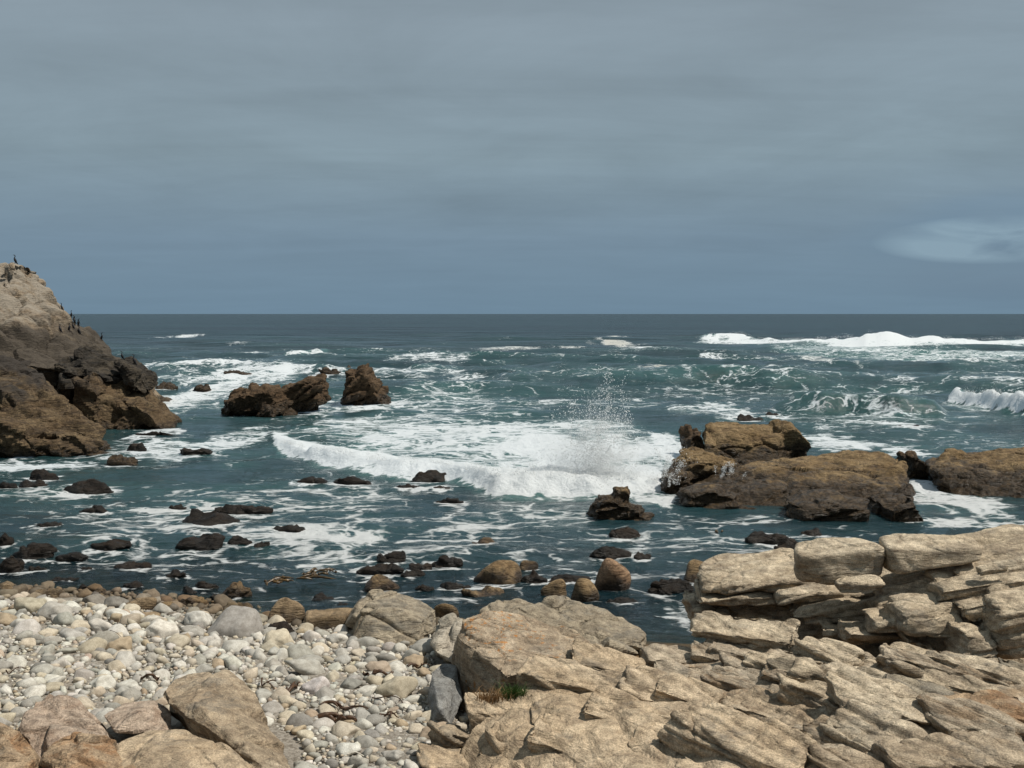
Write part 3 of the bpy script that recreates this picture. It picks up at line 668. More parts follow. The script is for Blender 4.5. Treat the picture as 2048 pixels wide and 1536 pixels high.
for (x0, y0, x1, y1, *_r) in WR: patch((x0+x1)/2+rr.uniform(-8, 8), y1-1, (x1-x0)*0.78, max(7, (x1-x0)*0.17), 0.64 if y1 < 1180 else 0.4)
# breaking waves
breaker([(1390, 682, .0), (1410, 681, 0.9), (1480, 680, 1.1), (1515, 683, 0.6), (1560, 688, 1.1), (1650, 690, 1.7), (1730, 692, 3.1), (1760, 692, 3.0), (1820, 691, 1.9), (1950, 691, 1.5), (2100, 690, 1.9), (2300, 692, 2.0), (2500, 692, 0)], 6.0, 7.0, True, 0.8, 0.97, 0.1)
breaker([(1895, 800, 0), (1910, 800, 0.9), (1960, 812, 1.2), (2010, 826, 1.5), (2060, 838, 1.6), (2200, 850, 1.2), (2350, 850, 0)], 1.8, 3.0, True, 0.5, 1.0, 0.25)
breaker([(530, 880, 0), (550, 893, .22), (620, 924, .55), (700, 940, .62), (800, 954, .55), (880, 952, .40), (940, 972, .6), (990, 992, .75), (1100, 994, .75), (1200, 988, .6), (1320, 988, .4), (1350, 985, 0)], 1.7, 3.4, True, 0.7, 1.0, 0.6, 0.6)
breaker([(560, 716, 0), (580, 714, 0.8), (610, 712, 1.3), (640, 711, 1.3), (660, 710, 0)], 4.0, 4.0, True, 0.6, 0.72, 0.05)
breaker([(800, 742, 0), (830, 742, 1.3), (880, 742, 1.3), (930, 742, 0)], 3.0, 4.0, False, 0.1)
breaker([(960, 765, 0), (1010, 766, 1.1), (1200, 768, 1.3), (1400, 766, 1.1), (1600, 770, 0.8), (1700, 772, 0)], 2.6, 5.0, False, 0.1)
breaker([(1540, 828, 0), (1600, 828, 1.1), (1700, 832, 1.4), (1800, 836, 1.5), (1870, 836, 1.0), (1900, 838, 0)], 1.5, 3.0, False, 0.1)
breaker([(250, 745, 0), (330, 745, 1.0), (420, 742, 1.3), (520, 742, 0.8), (560, 744, 0)], 3.2, 5.0, False, 0.1)
patch(1705, 795, 26, 5, 0.85, 0.3); patch(1672, 823, 18, 4, 0.85, 0.3); patch(1790, 848, 60, 5, 0.80, 0.3); patch(845, 720, 60, 3, 0.75, 0.3)
# white horses and thin lines riding on crests
crest = sstep(0.45, 1.1, z/(0.25+0.9*open_))*open_*sstep(420, 120, SY)
foam = np.maximum(foam, crest*(0.42+0.5*sstep(0.05, 0.4, big)))
foam = np.maximum(foam, 0.33*sstep(50, 38, SY)*sstep(-0.3, 0.3, big)+0.34*sstep(34, 60, SY)*sstep(340, 140, SY)*sstep(-0.2, 0.4, big))
foam = np.clip(foam+0.22*med*(foam > 0.02)*(foam < 0.93)+0.10*big*(foam > .02)*(foam < .93), 0, 1)
aer = np.clip(np.maximum(aer, 0.19*sstep(24, 50, SY)*sstep(340, 90, SY)*(0.5+sstep(-0.2, 0.4, big)))*(1+0.7*med), 0, 1)
aer = np.maximum(aer, 0.30*sstep(.2, 1.3, z)*sstep(500, 120, SY))
lumps = sstep(0.6, 0.95, foam)*np.clip(0.8/SD, 0, 1)
z += lumps*0.10*fbm(p2(1.1, 1.1, 5), 4)
shal = 0.85*np.exp(-np.maximum(z-ground_z(SX, SY), 0)/0.55)*(SY < 44)
far = sstep(60, 420, SY)
i, j = np.meshgrid(np.arange(nr-1), np.arange(nc-1), indexing='ij'); q = (i*nc+j).ravel()
sm = mk_mesh('sea', np.stack([SX, SY+ysh, z], 1), np.stack([q, q+1, q+nc+1, q+nc], 1))
for nme, arr in (('foam', foam), ('aer', aer), ('shallow', shal), ('far', far), ('cream', cream)):
    a = sm.attributes.new(nme, 'FLOAT', 'POINT'); a.data.foreach_set('value', arr.astype(np.float32))
sea_o = tag(link('sea', sm, M['sea']), kind='structure')

# ------------------------------------------------------------------ water rocks
for idx, (x0, y0, x1, y1, mt, shp, lab) in enumerate(WR):
    cxp = (x0+x1)/2; zb = max(0.0, float(ground_z(on(cxp, y1)[0], on(cxp, y1)[1])))
    b = on(cxp, y1, zb); wd = (x1-x0)*b[1]/FPX
    dp = wd*(0.75 if shp in (2, 3) else 0.6)
    for _ in range(12):
        zt = at(cxp, y0, b[1]+dp*0.45)[2]-zb
        if zt < max(0.12, 0.16*wd): dp *= 0.85
    ht = max(zt*(0.85 if shp in (0, 1) else 1.0), 0.10)
    lvl = 5 if wd > 2.6 else 4
    if shp == 3: V, F = hexa([(sx*wd/2, sy*dp/2, sz) for sz in (-0.5, ht) for sy in (-1, 1) for sx in (-1, 1)], 0.04, 14, 3, idx)
    else:
        p_, n_, jt = {0: (9, 16, (0.72, 1.12)), 1: (8, 14, (0.7, 1.15)), 2: (5, 10, (0.9, 1.08))}[shp]
        V, F = boulder((wd/2*1.04, dp/2*1.05, 1.0), lvl, n_, p_, idx+40, jt)
        up = V[:, 2] > 0
        mx = V[up, 2].max()
        V[:, 2] = np.where(up, V[:, 2]/mx*ht, V[:, 2]*0.5)
        V[:, :2] /= max(abs(V[:, 0]).max()/(wd/2), 0.01)
        if shp in (0, 1):                                    # several humps along the ridge
            hump = 0.62+0.55*fbm(np.stack([V[:, 0]*2.6/wd*1.5+idx*3.7, V[:, 1]*2.2/wd, V[:, 0]*0+idx], 1), 3)
            V[:, 2] = np.where(up, V[:, 2]*np.clip(hump*1.35, 0.35, 1.15), V[:, 2])
    V = V+np.array([b[0], b[1]+dp*0.5, zb-0.02])
    am = (0.16 if shp in (0, 1) else 0.05)*min(1.0, wd/1.5)
    k_ = np.clip(wd, 0.6, 3.0)
    if shp in (0, 1):
        V = roughen(V, F, am, 2.2/max(0.5, wd**0.5), [('B', 8, (0.42*k_, 0.36*k_, 0.2*k_), 0.05*k_, 0.05*k_, 0.05*k_, 0.10)], idx)
        V = roughen(V, F, 0.05*min(1, wd), 6.0, (), idx+3, 4)
    else: V = roughen(V, F, am, 2.2/max(0.5, wd**0.5), [('B', 8, (0.8*k_, 0.7*k_, 0.5*k_), 0.015*k_, 0.03*k_, 0.03*k_, 0.04)], idx)
    o = link('boulder' if shp in (2, 3) else 'sea_rock', mk_mesh('rock', V, F), M[mt])
    tag(o, lab, 'boulder' if shp in (2, 3) else 'rock')

# ------------------------------------------------------------------ big rock masses
def low(px, Y, z=-1.0): return np.array([(px-1024)/FPX*Y, Y, z])
def A(*pts): return [at(*p) if len(p) == 3 else low(*p[:2]) for p in pts]       # 4-tuples mark points below the water
def lobe(poly, Y, depth, back=0.7, front=0.72):
    p = [at(a, b, Y+depth*0.4) for a, b in poly]; c = np.mean(p, 0)
    f = [c+(q-c)*front+np.array([0, -depth*0.4, 0]) for q in p]; k = [c+(q-c)*back+np.array([0, depth*0.6, 0]) for q in p]
    lo = [np.array([q[0], q[1], -1.0]) for q in p if q[2] < 0.6]
    return p+f+k+lo
def seen(V, F):
    """drop the faces buried behind and under a rock"""
    n = vnormals(V, F)[F].mean(1); c = V[F].mean(1); d = np.array([0, -3, CAMH+1])-c; d /= np.linalg.norm(d, axis=1)[:, None]
    F = F[((n*d).sum(1) > -0.45) | (n[:, 2] > 0.2)]
    u, inv = np.unique(F, return_inverse=True); return V[u], inv.reshape(F.shape)
def mass(name, hulls, voxel, mat, amp, scale, specs, seed, smooth=2, parent=None, fine=0.0):
    V, F = fuse([hull(h) for h in hulls], voxel, smooth)
    if V[:, 2].min() < -0.5: F = F[(V[F][:, :, 2] > -0.6).any(1)]
    V = roughen(V, F, amp, scale, specs, seed)
    if fine: V = roughen(V, F, fine, scale*5, (), seed+1, 4)
    V, F = seen(V, F)
    return link(name, mk_mesh(name, V, F, False), M[mat], parent)

# headland
hd = empty('headland', on(60, 915), 'tall tan rocky headland with a pale peak and brown cliffs dropping to the surf', 'headland')
mass('peak', [A((35, 536, 82), (0, 540, 84), (-110, 530, 88), (-110, 530, 96), (30, 545, 92), (172, 672, 78), (205, 698, 80), (200, 705, 90), (300, 775, 82), (170, 745, 72), (40, 735, 70), (-110, 700, 66), (-110, 66, 0, 0), (340, 82, 0, 0), (340, 94, 0, 0), (-110, 96, 0, 0)),
              lobe([(20, 560), (36, 524), (62, 560), (70, 600), (15, 600)], 81, 5)],
     0.18, 'headland', 0.6, 0.22, [('B', 38, (3.8, 3.2, 1.3), 0.6, 0.75, 0.75, 0.20), ('B', 36, (1.3, 1.2, 0.5), 0.12, 0.15, 0.2, 0.3)], 1, 0, hd, 0.08)
mass('lower_cliff', [A((150, 722, 73), (230, 735, 73), (292, 765, 73), (332, 805, 74), (352, 838, 73), (205, 775, 69.5), (255, 800, 68.6), (310, 825, 69.5), (358, 71.5, 0, 0), (230, 67.5, 0, 0), (330, 69, 0, 0), (140, 67, 0, 0), (140, 80, 0, 0), (350, 82, 0, 0), (150, 730, 82), (290, 775, 82)),
                     lobe([(150, 760), (190, 735), (225, 780), (230, 860), (160, 860)], 67.2, 4), lobe([(240, 800), (280, 790), (335, 830), (352, 856), (240, 858)], 68, 4)],
     0.16, 'headland_low', 0.6, 0.25, [('B', 50, (4.5, 3.5, 1.5), 0.3, 0.5, 0.55, 0.18), ('B', 42, (1.4, 1.2, 0.6), 0.08, 0.14, 0.18, 0.28)], 2, 0, hd, 0.10)
mass('front_cliff', [A((-90, 690, 64), (50, 722, 65), (112, 790, 63), (165, 835, 61), (200, 866, 59), (30, 800, 59.5), (110, 845, 58.5), (212, 58, 0, 0), (150, 56.2, 0, 0), (-90, 55, 0, 0), (-90, 690, 75), (60, 725, 74), (180, 72, 0, 0), (-90, 75, 0, 0)),
                     lobe([(-60, 850), (30, 830), (90, 850), (130, 912), (-60, 915)], 55.6, 4), lobe([(110, 860), (165, 850), (200, 880), (208, 912), (120, 915)], 56.4, 3)],
     0.15, 'headland_low', 0.75, 0.28, [('B', 22, (2.6, 2.4, 0.9), 0.3, 0.4, 0.40, 0.22), ('B', 28, (1.1, 1.0, 0.5), 0.12, 0.14, 0.18, 0.3)], 3, 0, hd, 0.14)
dl_ = mass('dark_ledge', [A((110, 728, 71), (178, 690, 74), (215, 706, 74.5), (265, 738, 74), (250, 764, 72), (190, 752, 69), (140, 756, 69.5), (160, 722, 70.5), (120, 740, 80), (270, 760, 80)),
                    lobe([(230, 720), (262, 722), (290, 755), (300, 790), (262, 770)], 70.5, 4), lobe([(130, 738), (160, 732), (165, 810), (140, 800)], 68.2, 4)],
     0.15, 'black', 0.8, 0.4, [('B', 30, (1.6, 1.5, 0.9), 0.35, 0.4, 0.4, 0.2)], 4, 0, hd, 0.16)
dl_['label'] = 'black overhanging ledge across the middle of the headland'

def solo(name, label, cat, *a, **k): return tag(mass(name, *a, **k), label, cat)
ST = [('B', -32, (2.2, 1.8, 0.9), 0.30, 0.35, 0.38, 0.2), ('B', -28, (0.9, 0.8, 0.5), 0.10, 0.12, 0.14, 0.28)]
solo('sea_stack', 'long low humped brown rock standing in the foam right of the headland', 'rock',
     [lobe([(440, 835), (446, 800), (480, 778), (530, 768), (560, 772), (585, 800), (590, 828)], 78, 5), lobe([(550, 825), (565, 768), (600, 752), (642, 750), (662, 780), (658, 806), (600, 812)], 80, 5), lobe([(505, 838), (512, 818), (540, 812), (556, 830), (556, 840)], 76.6, 2)],
     0.14, 'stack', 0.55, 0.4, ST, 11, 2, fine=0.14)
solo('sea_stack', 'pointed reddish brown rock right of the long humped sea rock', 'rock',
     [lobe([(676, 806), (686, 775), (700, 737), (722, 730), (745, 737), (765, 768), (782, 808), (740, 816)], 86, 6)],
     0.14, 'stack', 0.5, 0.4, ST, 12, 2, fine=0.13)
BD = [('B', -7, (3.2, 2.4, 0.6), 0.12, 0.16, 0.26, 0.18), ('B', 6, (1.2, 1.0, 0.35), 0.04, 0.05, 0.07, 0.24)]
solo('sea_rock', 'biggest flat-topped brown rock in the surf, weedy dark front', 'rock',
     [A((1490, 924, 47), (1565, 908, 48), (1690, 903, 48.5), (1795, 913, 47.5), (1798, 930, 44), (1480, 948, 43.5), (1440, 990, 41.8), (1600, 968, 42), (1790, 965, 41.5), (1828, 985, 42), (1835, 38.8, 0, 0), (1700, 38.3, 0, 0), (1560, 38.9, 0, 0), (1440, 40.8, 0, 0), (1352, 43, 0, 0), (1350, 985, 44), (1400, 968, 45.5), (1500, 50, 0, 0), (1835, 50, 0, 0)),
      lobe([(1350, 1015), (1352, 975), (1420, 965), (1480, 980), (1470, 1035)], 40.8, 3), lobe([(1560, 1055), (1570, 1000), (1650, 985), (1740, 1000), (1745, 1060)], 38.0, 3), lobe([(1740, 1058), (1750, 1000), (1820, 985), (1842, 1020), (1842, 1058)], 38.0, 3)],
     0.085, 'skerry', 0.32, 0.5, BD, 13, 2, fine=0.05)
solo('sea_rock', 'upper brown rock in the surf behind the flat-topped one, with a shaded left end', 'rock',
     [A((1410, 850, 54.5), (1425, 843, 57), (1500, 848, 57.5), (1560, 846, 57.5), (1592, 862, 57), (1468, 862, 53.2), (1560, 872, 53.4), (1408, 900, 52), (1408, 52, 0, 0), (1470, 51.2, 0, 0), (1570, 51.8, 0, 0), (1612, 55, 0, 0), (1600, 62, 0, 0), (1410, 62, 0, 0)),
      lobe([(1545, 850), (1570, 840), (1598, 858), (1617, 890), (1600, 905), (1550, 905)], 54, 4)],
     0.09, 'skerry', 0.25, 0.4, [('B', 12, (2.6, 2.4, 1.3), 0.06, 0.16, 0.26, 0.10), ('B', 12, (0.9, 0.8, 0.4), 0.03, 0.05, 0.06, 0.2)], 14, 1, fine=0.07)
solo('sea_rock', 'dark wet rock against the left end of the upper brown sea rock', 'rock', [lobe([(1360, 898), (1366, 868), (1385, 854), (1408, 860), (1415, 898)], 54.5, 3.5)], 0.09, 'stack', 0.35, 0.6, ST, 15, 2, fine=0.1)
solo('sea_rock', 'wave-washed tan rock left of the flat-topped sea rock, streaming with spray', 'rock', [lobe([(1328, 965), (1340, 930), (1375, 908), (1430, 905), (1475, 915), (1490, 950), (1440, 975)], 45.5, 4), lobe([(1310, 985), (1325, 945), (1370, 935), (1400, 985)], 44.3, 2.5)], 0.09, 'skerry', 0.4, 0.6, BD, 16, 2, fine=0.12)
solo('sea_rock', 'low brown ledge cut by the right picture edge, in the surf', 'rock',
     [A((1852, 925, 48), (1900, 900, 49), (1960, 895, 49.5), (2150, 880, 50), (1870, 945, 46), (1980, 962, 44.5), (2150, 950, 43.5), (1895, 45.5, 0, 0), (1960, 42.8, 0, 0), (2150, 41.5, 0, 0), (2150, 60, 0, 0), (1850, 56, 0, 0))],
     0.09, 'skerry', 0.45, 0.5, BD, 17, 2, fine=0.07)
solo('sea_rock', 'small grey pointed rock in foam between the two big brown sea rocks', 'rock', [lobe([(1803, 938), (1806, 906), (1822, 902), (1858, 925), (1862, 942)], 48, 2.5)], 0.08, 'stack', 0.25, 0.7, ST, 18, 2, fine=0.06)
solo('sea_rock', 'blocky brown rock with a square knob in front of the white wave', 'rock',
     [lobe([(1170, 1036), (1174, 1002), (1196, 988), (1240, 990), (1285, 1005), (1312, 1044), (1240, 1050)], 38.6, 2.4), lobe([(1222, 1010), (1228, 974), (1256, 973), (1268, 1005)], 39.4, 1.2), lobe([(1188, 1010), (1192, 986), (1224, 986), (1225, 1010)], 39.6, 1.2)],
     0.06, 'skerry', 0.28, 0.9, BD, 19, 2, fine=0.09)

# ------------------------------------------------------------------ boulders on the beach
def gnd(px, py):
    d = ray(px, py); Y = 4.0
    while Y < 60:
        p = d*(Y/d[1])+np.array([0, 0, CAMH])
        if p[2] <= ground_z(p[0], p[1]): return p
        Y += 0.05
    return on(px, py)
GJ = lambda s, k=1.0: [('B', 15, (0.9*k, 0.8*k, 0.6*k), 0.05*k, 0.12*k, 0.08*k, 0.12)]
solo('boulder', 'big rounded tan boulder split by deep cracks at the edge of the pebbles', 'boulder',
     [A((690, 1298, 22.6), (700, 1245, 23.6), (716, 1206, 24.2), (745, 1184, 24.6), (790, 1179, 24.8), (842, 1197, 24.4), (872, 1220, 24), (868, 1262, 23.2), (838, 1308, 22.3), (780, 1312, 22.2), (720, 1220, 23.0), (800, 1215, 23.0), (845, 1240, 22.8), (700, 1296, 25.5), (860, 1280, 25.5), (750, 1195, 26), (820, 1195, 26))],
     0.035, 'grey', 0.13, 0.9, [('B', 20, (1.3, 1.2, 0.75), 0.06, 0.12, 0.16, 0.09)], 21, 3, fine=0.015)
solo('boulder', 'white-streaked leaning rock between the cracked boulder and the lichened one', 'boulder',
     [A((862, 1290, 21), (880, 1240, 21.5), (905, 1230, 21.5), (935, 1240, 21), (930, 1330, 19.5), (890, 1325, 19.8), (865, 1300, 20), (930, 1260, 22.5), (880, 1300, 22.5))], 0.035, 'pale', 0.12, 1.2, GJ(0), 22, 2, fine=0.02)
FJ = [('B', 22, (1.3, 1.0, 0.4), 0.06, 0.12, 0.12, 0.16), ('B', 24, (0.5, 0.4, 0.16), 0.014, 0.02, 0.03, 0.3)]
solo('boulder', 'large tan boulder with orange lichen on top and a shaded left face', 'boulder',
     [A((921, 1238, 17.6), (945, 1226, 18.1), (1010, 1224, 18.6), (1110, 1248, 18.3), (1165, 1282, 17.6), (932, 1290, 17.0), (1012, 1352, 16.1), (1100, 1345, 16.2), (898, 1430, 17.5), (935, 1455, 17.2), (1030, 1430, 16.7), (1120, 1400, 16.5), (1230, 1360, 16.8), (905, 1400, 19), (1200, 1320, 19.2))],
     0.03, 'lichen', 0.14, 0.8, [('B', 8, (1.6, 1.4, 0.8), 0.05, 0.12, 0.10, 0.07), ('B', 10, (0.5, 0.5, 0.25), 0.012, 0.02, 0.02, 0.2)], 23, 1, fine=0.02)
solo('boulder', 'grey rounded rock rising behind the lichened boulder', 'boulder',
     [A((930, 1250, 19.5), (955, 1222, 20), (990, 1197, 20.4), (1036, 1190, 20.6), (1080, 1200, 20.4), (1160, 1248, 19.6), (1230, 1290, 19), (1040, 1225, 19.0), (1150, 1280, 18.6), (950, 1330, 19), (1200, 1330, 18.4), (1240, 1300, 21), (960, 1300, 22), (1060, 1205, 22))],
     0.035, 'grey', 0.16, 0.8, FJ, 24, 3, fine=0.02)
solo('boulder', 'cracked tan rock with sloping slabs right of the grey rounded rock', 'boulder',
     [A((1080, 1208, 21), (1130, 1191, 21.4), (1182, 1207, 21.2), (1262, 1242, 20.6), (1286, 1264, 20.2), (1294, 1312, 19), (1160, 1292, 18.9), (1120, 1240, 20), (1240, 1300, 18.7), (1100, 1290, 22.5), (1280, 1300, 22.5), (1140, 1205, 22.8))],
     0.035, 'grey', 0.15, 0.9, FJ, 25, 2, fine=0.02)
solo('boulder', 'smooth bluish grey boulder against the left of the lichened boulder', 'boulder',
     [A((852, 1400, 16.5), (862, 1340, 17.2), (885, 1326, 17.6), (915, 1330, 17.6), (925, 1400, 16.6), (905, 1455, 15.6), (860, 1450, 15.8), (880, 1420, 15.7), (870, 1400, 18.5), (920, 1380, 18.5))], 0.03, 'slate', 0.08, 1.0, (), 26, 4, fine=0.012)
solo('boulder', 'large angular brown boulder with a shaded hollow in its left side, on the pebbles', 'boulder',
     [A((318, 1382, 14.3), (345, 1357, 15.0), (400, 1340, 15.4), (450, 1345, 15.3), (505, 1392, 14.6), (560, 1470, 13.2), (590, 1560, 11.9), (325, 1402, 13.95), (395, 1408, 13.5), (472, 1468, 12.7), (540, 1545, 11.7), (335, 1430, 14.6), (385, 1470, 14.2), (470, 1540, 13.2), (350, 1400, 15.6), (560, 1500, 14.5), (420, 1500, 15.6)),
      A((395, 1465, 13.6), (470, 1470, 13.0), (530, 1540, 11.8), (560, 1600, 11), (430, 1600, 11.4), (420, 1530, 12.6), (480, 1500, 14))],
     0.026, 'brown', 0.10, 1.0, [('B', -30, (1.3, 1.2, 0.8), 0.03, 0.14, 0.05, 0.06)], 27, 1, fine=0.015)
solo('boulder', 'pinkish brown pointed boulder at the lower left', 'boulder',
     [A((45, 1460, 13.2), (60, 1395, 14.2), (100, 1378, 14.5), (140, 1400, 14.2), (200, 1450, 13.4), (250, 1500, 12.6), (240, 1540, 12.2), (60, 1540, 12.2), (100, 1440, 13.2), (160, 1470, 12.8), (60, 1470, 15.2), (220, 1490, 14.6))], 0.028, 'pink', 0.10, 1.1, GJ(0), 28, 3, fine=0.015)
solo('boulder', 'pale pinkish boulder tucked behind the angular brown boulder', 'boulder',
     [A((205, 1430, 14), (250, 1405, 14.6), (310, 1400, 14.6), (345, 1425, 14.2), (345, 1465, 13.6), (230, 1465, 13.4), (280, 1425, 13.8), (240, 1440, 15.3), (330, 1440, 15.3))], 0.03, 'pink', 0.07, 1.0, (), 29, 4, fine=0.012)
solo('boulder', 'broad smooth tan slab at the bottom edge, left of the angular boulder', 'boulder',
     [A((215, 1560, 11.4), (240, 1490, 12.2), (300, 1465, 12.6), (370, 1458, 12.7), (440, 1480, 12.3), (530, 1560, 11.3), (330, 1500, 11.8), (230, 1600, 10.8), (540, 1620, 10.6), (260, 1500, 13.4), (480, 1530, 13))], 0.028, 'front', 0.07, 0.9, [('B', 30, (1.2, 1.0, 0.8), 0.02, 0.06, 0.06, 0.08)], 30, 4, fine=0.014)
solo('boulder', 'ochre stained cracked rock in the bottom left corner', 'boulder',
     [A((95, 1500, 12.0), (160, 1462, 12.4), (225, 1475, 12.2), (262, 1530, 11.6), (270, 1600, 10.8), (80, 1600, 10.8), (150, 1500, 11.6), (120, 1500, 13.2), (250, 1520, 13))], 0.026, 'orange', 0.14, 1.4, GJ(0, 0.7), 31, 2, fine=0.03)
solo('boulder', 'dark reddish rock at the very left of the bottom edge', 'boulder',
     [A((-40, 1500, 12.2), (0, 1440, 12.9), (30, 1460, 12.7), (70, 1510, 12), (110, 1600, 10.8), (-40, 1600, 10.8), (20, 1500, 11.8), (-30, 1500, 13.4), (60, 1520, 13.2))], 0.028, 'orange', 0.12, 1.3, GJ(0, 0.7), 32, 2, fine=0.025)

# ------------------------------------------------------------------ layered outcrops on the right
def slab(px0, py0, px1, py1, th, z0, depth, rise=0.12, mat='front', parent=None, z1=None, th1=None, p=11, cuts=5, seed=0, under=0.0, amp=0.05, specs=None, name='slab', skew=0.0, yoff=0.0):
    """a bed of rock: its front top edge runs between two picture positions at heights z0 and z1"""
    a = on(px0, py0, z0); b = on(px1, py1, z0 if z1 is None else z1)
    ta = th*a[1]/FPX; tb = (th if th1 is None else th1)*b[1]/FPX
    ax = norm(b-a); bk = np.array([-ax[1]*depth+skew, ax[0]*depth, rise*depth])
    dn = np.array([0, under, 0])
    c = [a+dn-[0, 0, ta], b+dn-[0, 0, tb], a+bk*1.0-[0, 0, ta*1.1+rise*depth], b+bk-[0, 0, tb*1.1+rise*depth], a, b, a+bk, b+bk]
    V, F = hexa(c, 0.0021*min(a[1], b[1]), max(7, p), max(2, cuts-1), seed, (1.05, 1.4))
    V = roughen(V, F, amp, 1.5, FJ2 if specs is None else specs, seed % 5, 5)
    V = roughen(V, F, 0.012, 9.0, (), seed, 3)
    V, F = seen(V, F)
    return link(name, mk_mesh(name, V, F, True), M[mat], parent)
FJ2 = [('B', 32, (4.2, 2.4, 0.19), 0.040, 0.030, 0.085, 0.28, 14), ('B', 26, (2.2, 1.4, 0.6), 0.02, 0.03, 0.05, 0.06, 0)]
UJ2 = [('B', -14, (4.6, 2.4, 0.19), 0.040, 0.030, 0.095, 0.28, 18), ('B', -9, (2.4, 1.6, 0.7), 0.02, 0.03, 0.05, 0.06, 0)]

up = empty('rock_outcrop', on(1700, 1320, 1.8), 'pale layered granite outcrop on the right, shadowed hollow under its ledges', 'outcrop')
def U(px0, py0, px1, py1, th, Y, depth, rise=0.12, **k):
    k.setdefault('specs', UJ2); k.setdefault('mat', 'outcrop')
    return slab(px0, py0, px1, py1, th, at(px0, py0, Y)[2], depth, rise, parent=up, z1=at(px1, py1, k.pop('Y1', Y))[2], **k)
mass('core', [A((1420, 1200, 21.4), (1500, 1185, 21.4), (1800, 1170, 20.8), (2150, 1120, 20), (1400, 1290, 21), (1640, 1330, 19.4), (1760, 1345, 18.6), (1900, 1335, 18.2), (2150, 1350, 17.5), (1450, 1290, 24), (2150, 1100, 25), (1500, 1180, 24))], 0.05, 'outcrop', 0.2, 0.7, UJ2, 41, 1, up, 0.02)
U(1790, 1108, 2160, 1044, 80, 20.4, 0.9, 0.02, seed=1, Y1=19.8); U(1880, 1106, 2160, 1064, 70, 19.6, 0.9, 0.04, seed=2, Y1=19.2); U(1940, 1122, 2160, 1086, 50, 19.0, 0.9, 0.06, seed=3)
U(1398, 1172, 1650, 1160, 26, 20.6, 2.4, 0.08, seed=4, Y1=20.2, cuts=7); U(1392, 1198, 1560, 1190, 24, 20.5, 1.8, 0.05, seed=5, Y1=20.3); U(1540, 1192, 1775, 1180, 26, 19.9, 1.6, 0.06, seed=6, Y1=19.2)
U(1385, 1222, 1470, 1220, 40, 20.7, 1.6, 0.05, seed=7); U(1580, 1216, 1770, 1206, 24, 19.5, 1.4, 0.06, seed=8, Y1=18.9); U(1600, 1236, 1770, 1230, 18, 19.4, 1.2, 0.05, seed=9, Y1=18.8)
U(1762, 1175, 1975, 1128, 34, 18.6, 1.6, 0.10, seed=10, Y1=18.3); U(1760, 1203, 1990, 1158, 32, 18.3, 1.4, 0.10, seed=11, Y1=17.9); U(1930, 1150, 2150, 1105, 44, 18.0, 1.5, 0.10, seed=12); U(1890, 1180, 2150, 1140, 34, 17.6, 1.2, 0.08, seed=13)
U(1755, 1232, 1960, 1192, 36, 17.9, 1.2, 0.10, seed=14, Y1=17.5); U(1930, 1215, 2150, 1175, 44, 17.2, 1.2, 0.08, seed=15); U(1748, 1240, 1812, 1238, 34, 17.7, 0.9, 0.05, seed=16, p=8)
U(1810, 1230, 1950, 1226, 62, 17.2, 1.2, 0.08, seed=17, p=7, th1=50); U(1700, 1268, 1830, 1272, 34, 17.8, 1.0, 0.05, seed=18, under=0.2); U(1820, 1280, 1905, 1310, 34, 17.2, 0.8, 0.05, seed=19, under=0.2)
U(1995, 1215, 2160, 1205, 125, 16.6, 1.3, 0.08, seed=20, p=8); U(1650, 1258, 1760, 1262, 22, 18.6, 0.9, 0.05, seed=21); U(1925, 1268, 2010, 1275, 58, 16.6, 0.8, 0.1, seed=22, p=8)
t_ = U(1600, 1112, 1774, 1096, 70, 18.8, 0.85, 0.12, seed=23, p=9, th1=58, cuts=3, specs=[('B', -10, (1.2, 0.9, 0.5), 0.015, 0.05, 0.03, 0.10)], Y1=18.6, name='boulder'); t_.parent = None; tag(t_, 'long rounded rectangular block lying on the left of the pale outcrop', 'boulder')
t_ = U(1778, 1100, 1968, 1098, 54, 18.5, 0.8, 0.16, seed=24, p=9, th1=26, cuts=3, specs=[('B', -10, (1.2, 0.9, 0.5), 0.015, 0.05, 0.03, 0.10)], Y1=18.2, name='boulder'); t_.parent = None; tag(t_, 'tapering block end to end with the rectangular block on the outcrop', 'boulder')
t_ = U(1672, 1168, 1774, 1162, 24, 18.3, 0.35, 0.1, seed=25, p=4, cuts=3, Y1=18.1, name='stone'); t_.parent = None; tag(t_, 'lens-shaped tan stone wedged under the rectangular block', 'stone')
t_ = U(1960, 1140, 2030, 1128, 22, 17.6, 0.3, 0.1, seed=26, p=6, name='stone'); t_.parent = None; tag(t_, 'small oblong stone resting on the pale outcrop near the right edge', 'stone')

lo_ = empty('rock_outcrop', on(1700, 1420, 2.0), 'low ledges of weathered granite dipping to the right below the pale outcrop', 'outcrop')
def LW(px0, py0, px1, py1, th, z, depth=0.8, rise=0.1, **k):
    k.setdefault('z1', z-0.12); th *= 1.3; k.setdefault('under', 0.05)
    k.setdefault('mat', 'outcrop_low'); return slab(px0, py0, px1, py1, th, z, depth, rise, parent=lo_, **k)
LW(1373, 1256, 1590, 1284, 24, 2.5, 0.9, 0.12, seed=31, z1=2.5, mat='outcrop'); LW(1580, 1282, 1682, 1328, 30, 2.5, 0.8, 0.12, seed=32, z1=2.4, mat='outcrop')
LW(1290, 1318, 1412, 1332, 34, 2.15, 0.9, seed=33); LW(1375, 1300, 1442, 1320, 26, 2.3, 0.6, seed=34); LW(1414, 1289, 1514, 1318, 26, 2.35, 0.6, seed=35); LW(1518, 1311, 1622, 1342, 28, 2.4, 0.7, seed=36)
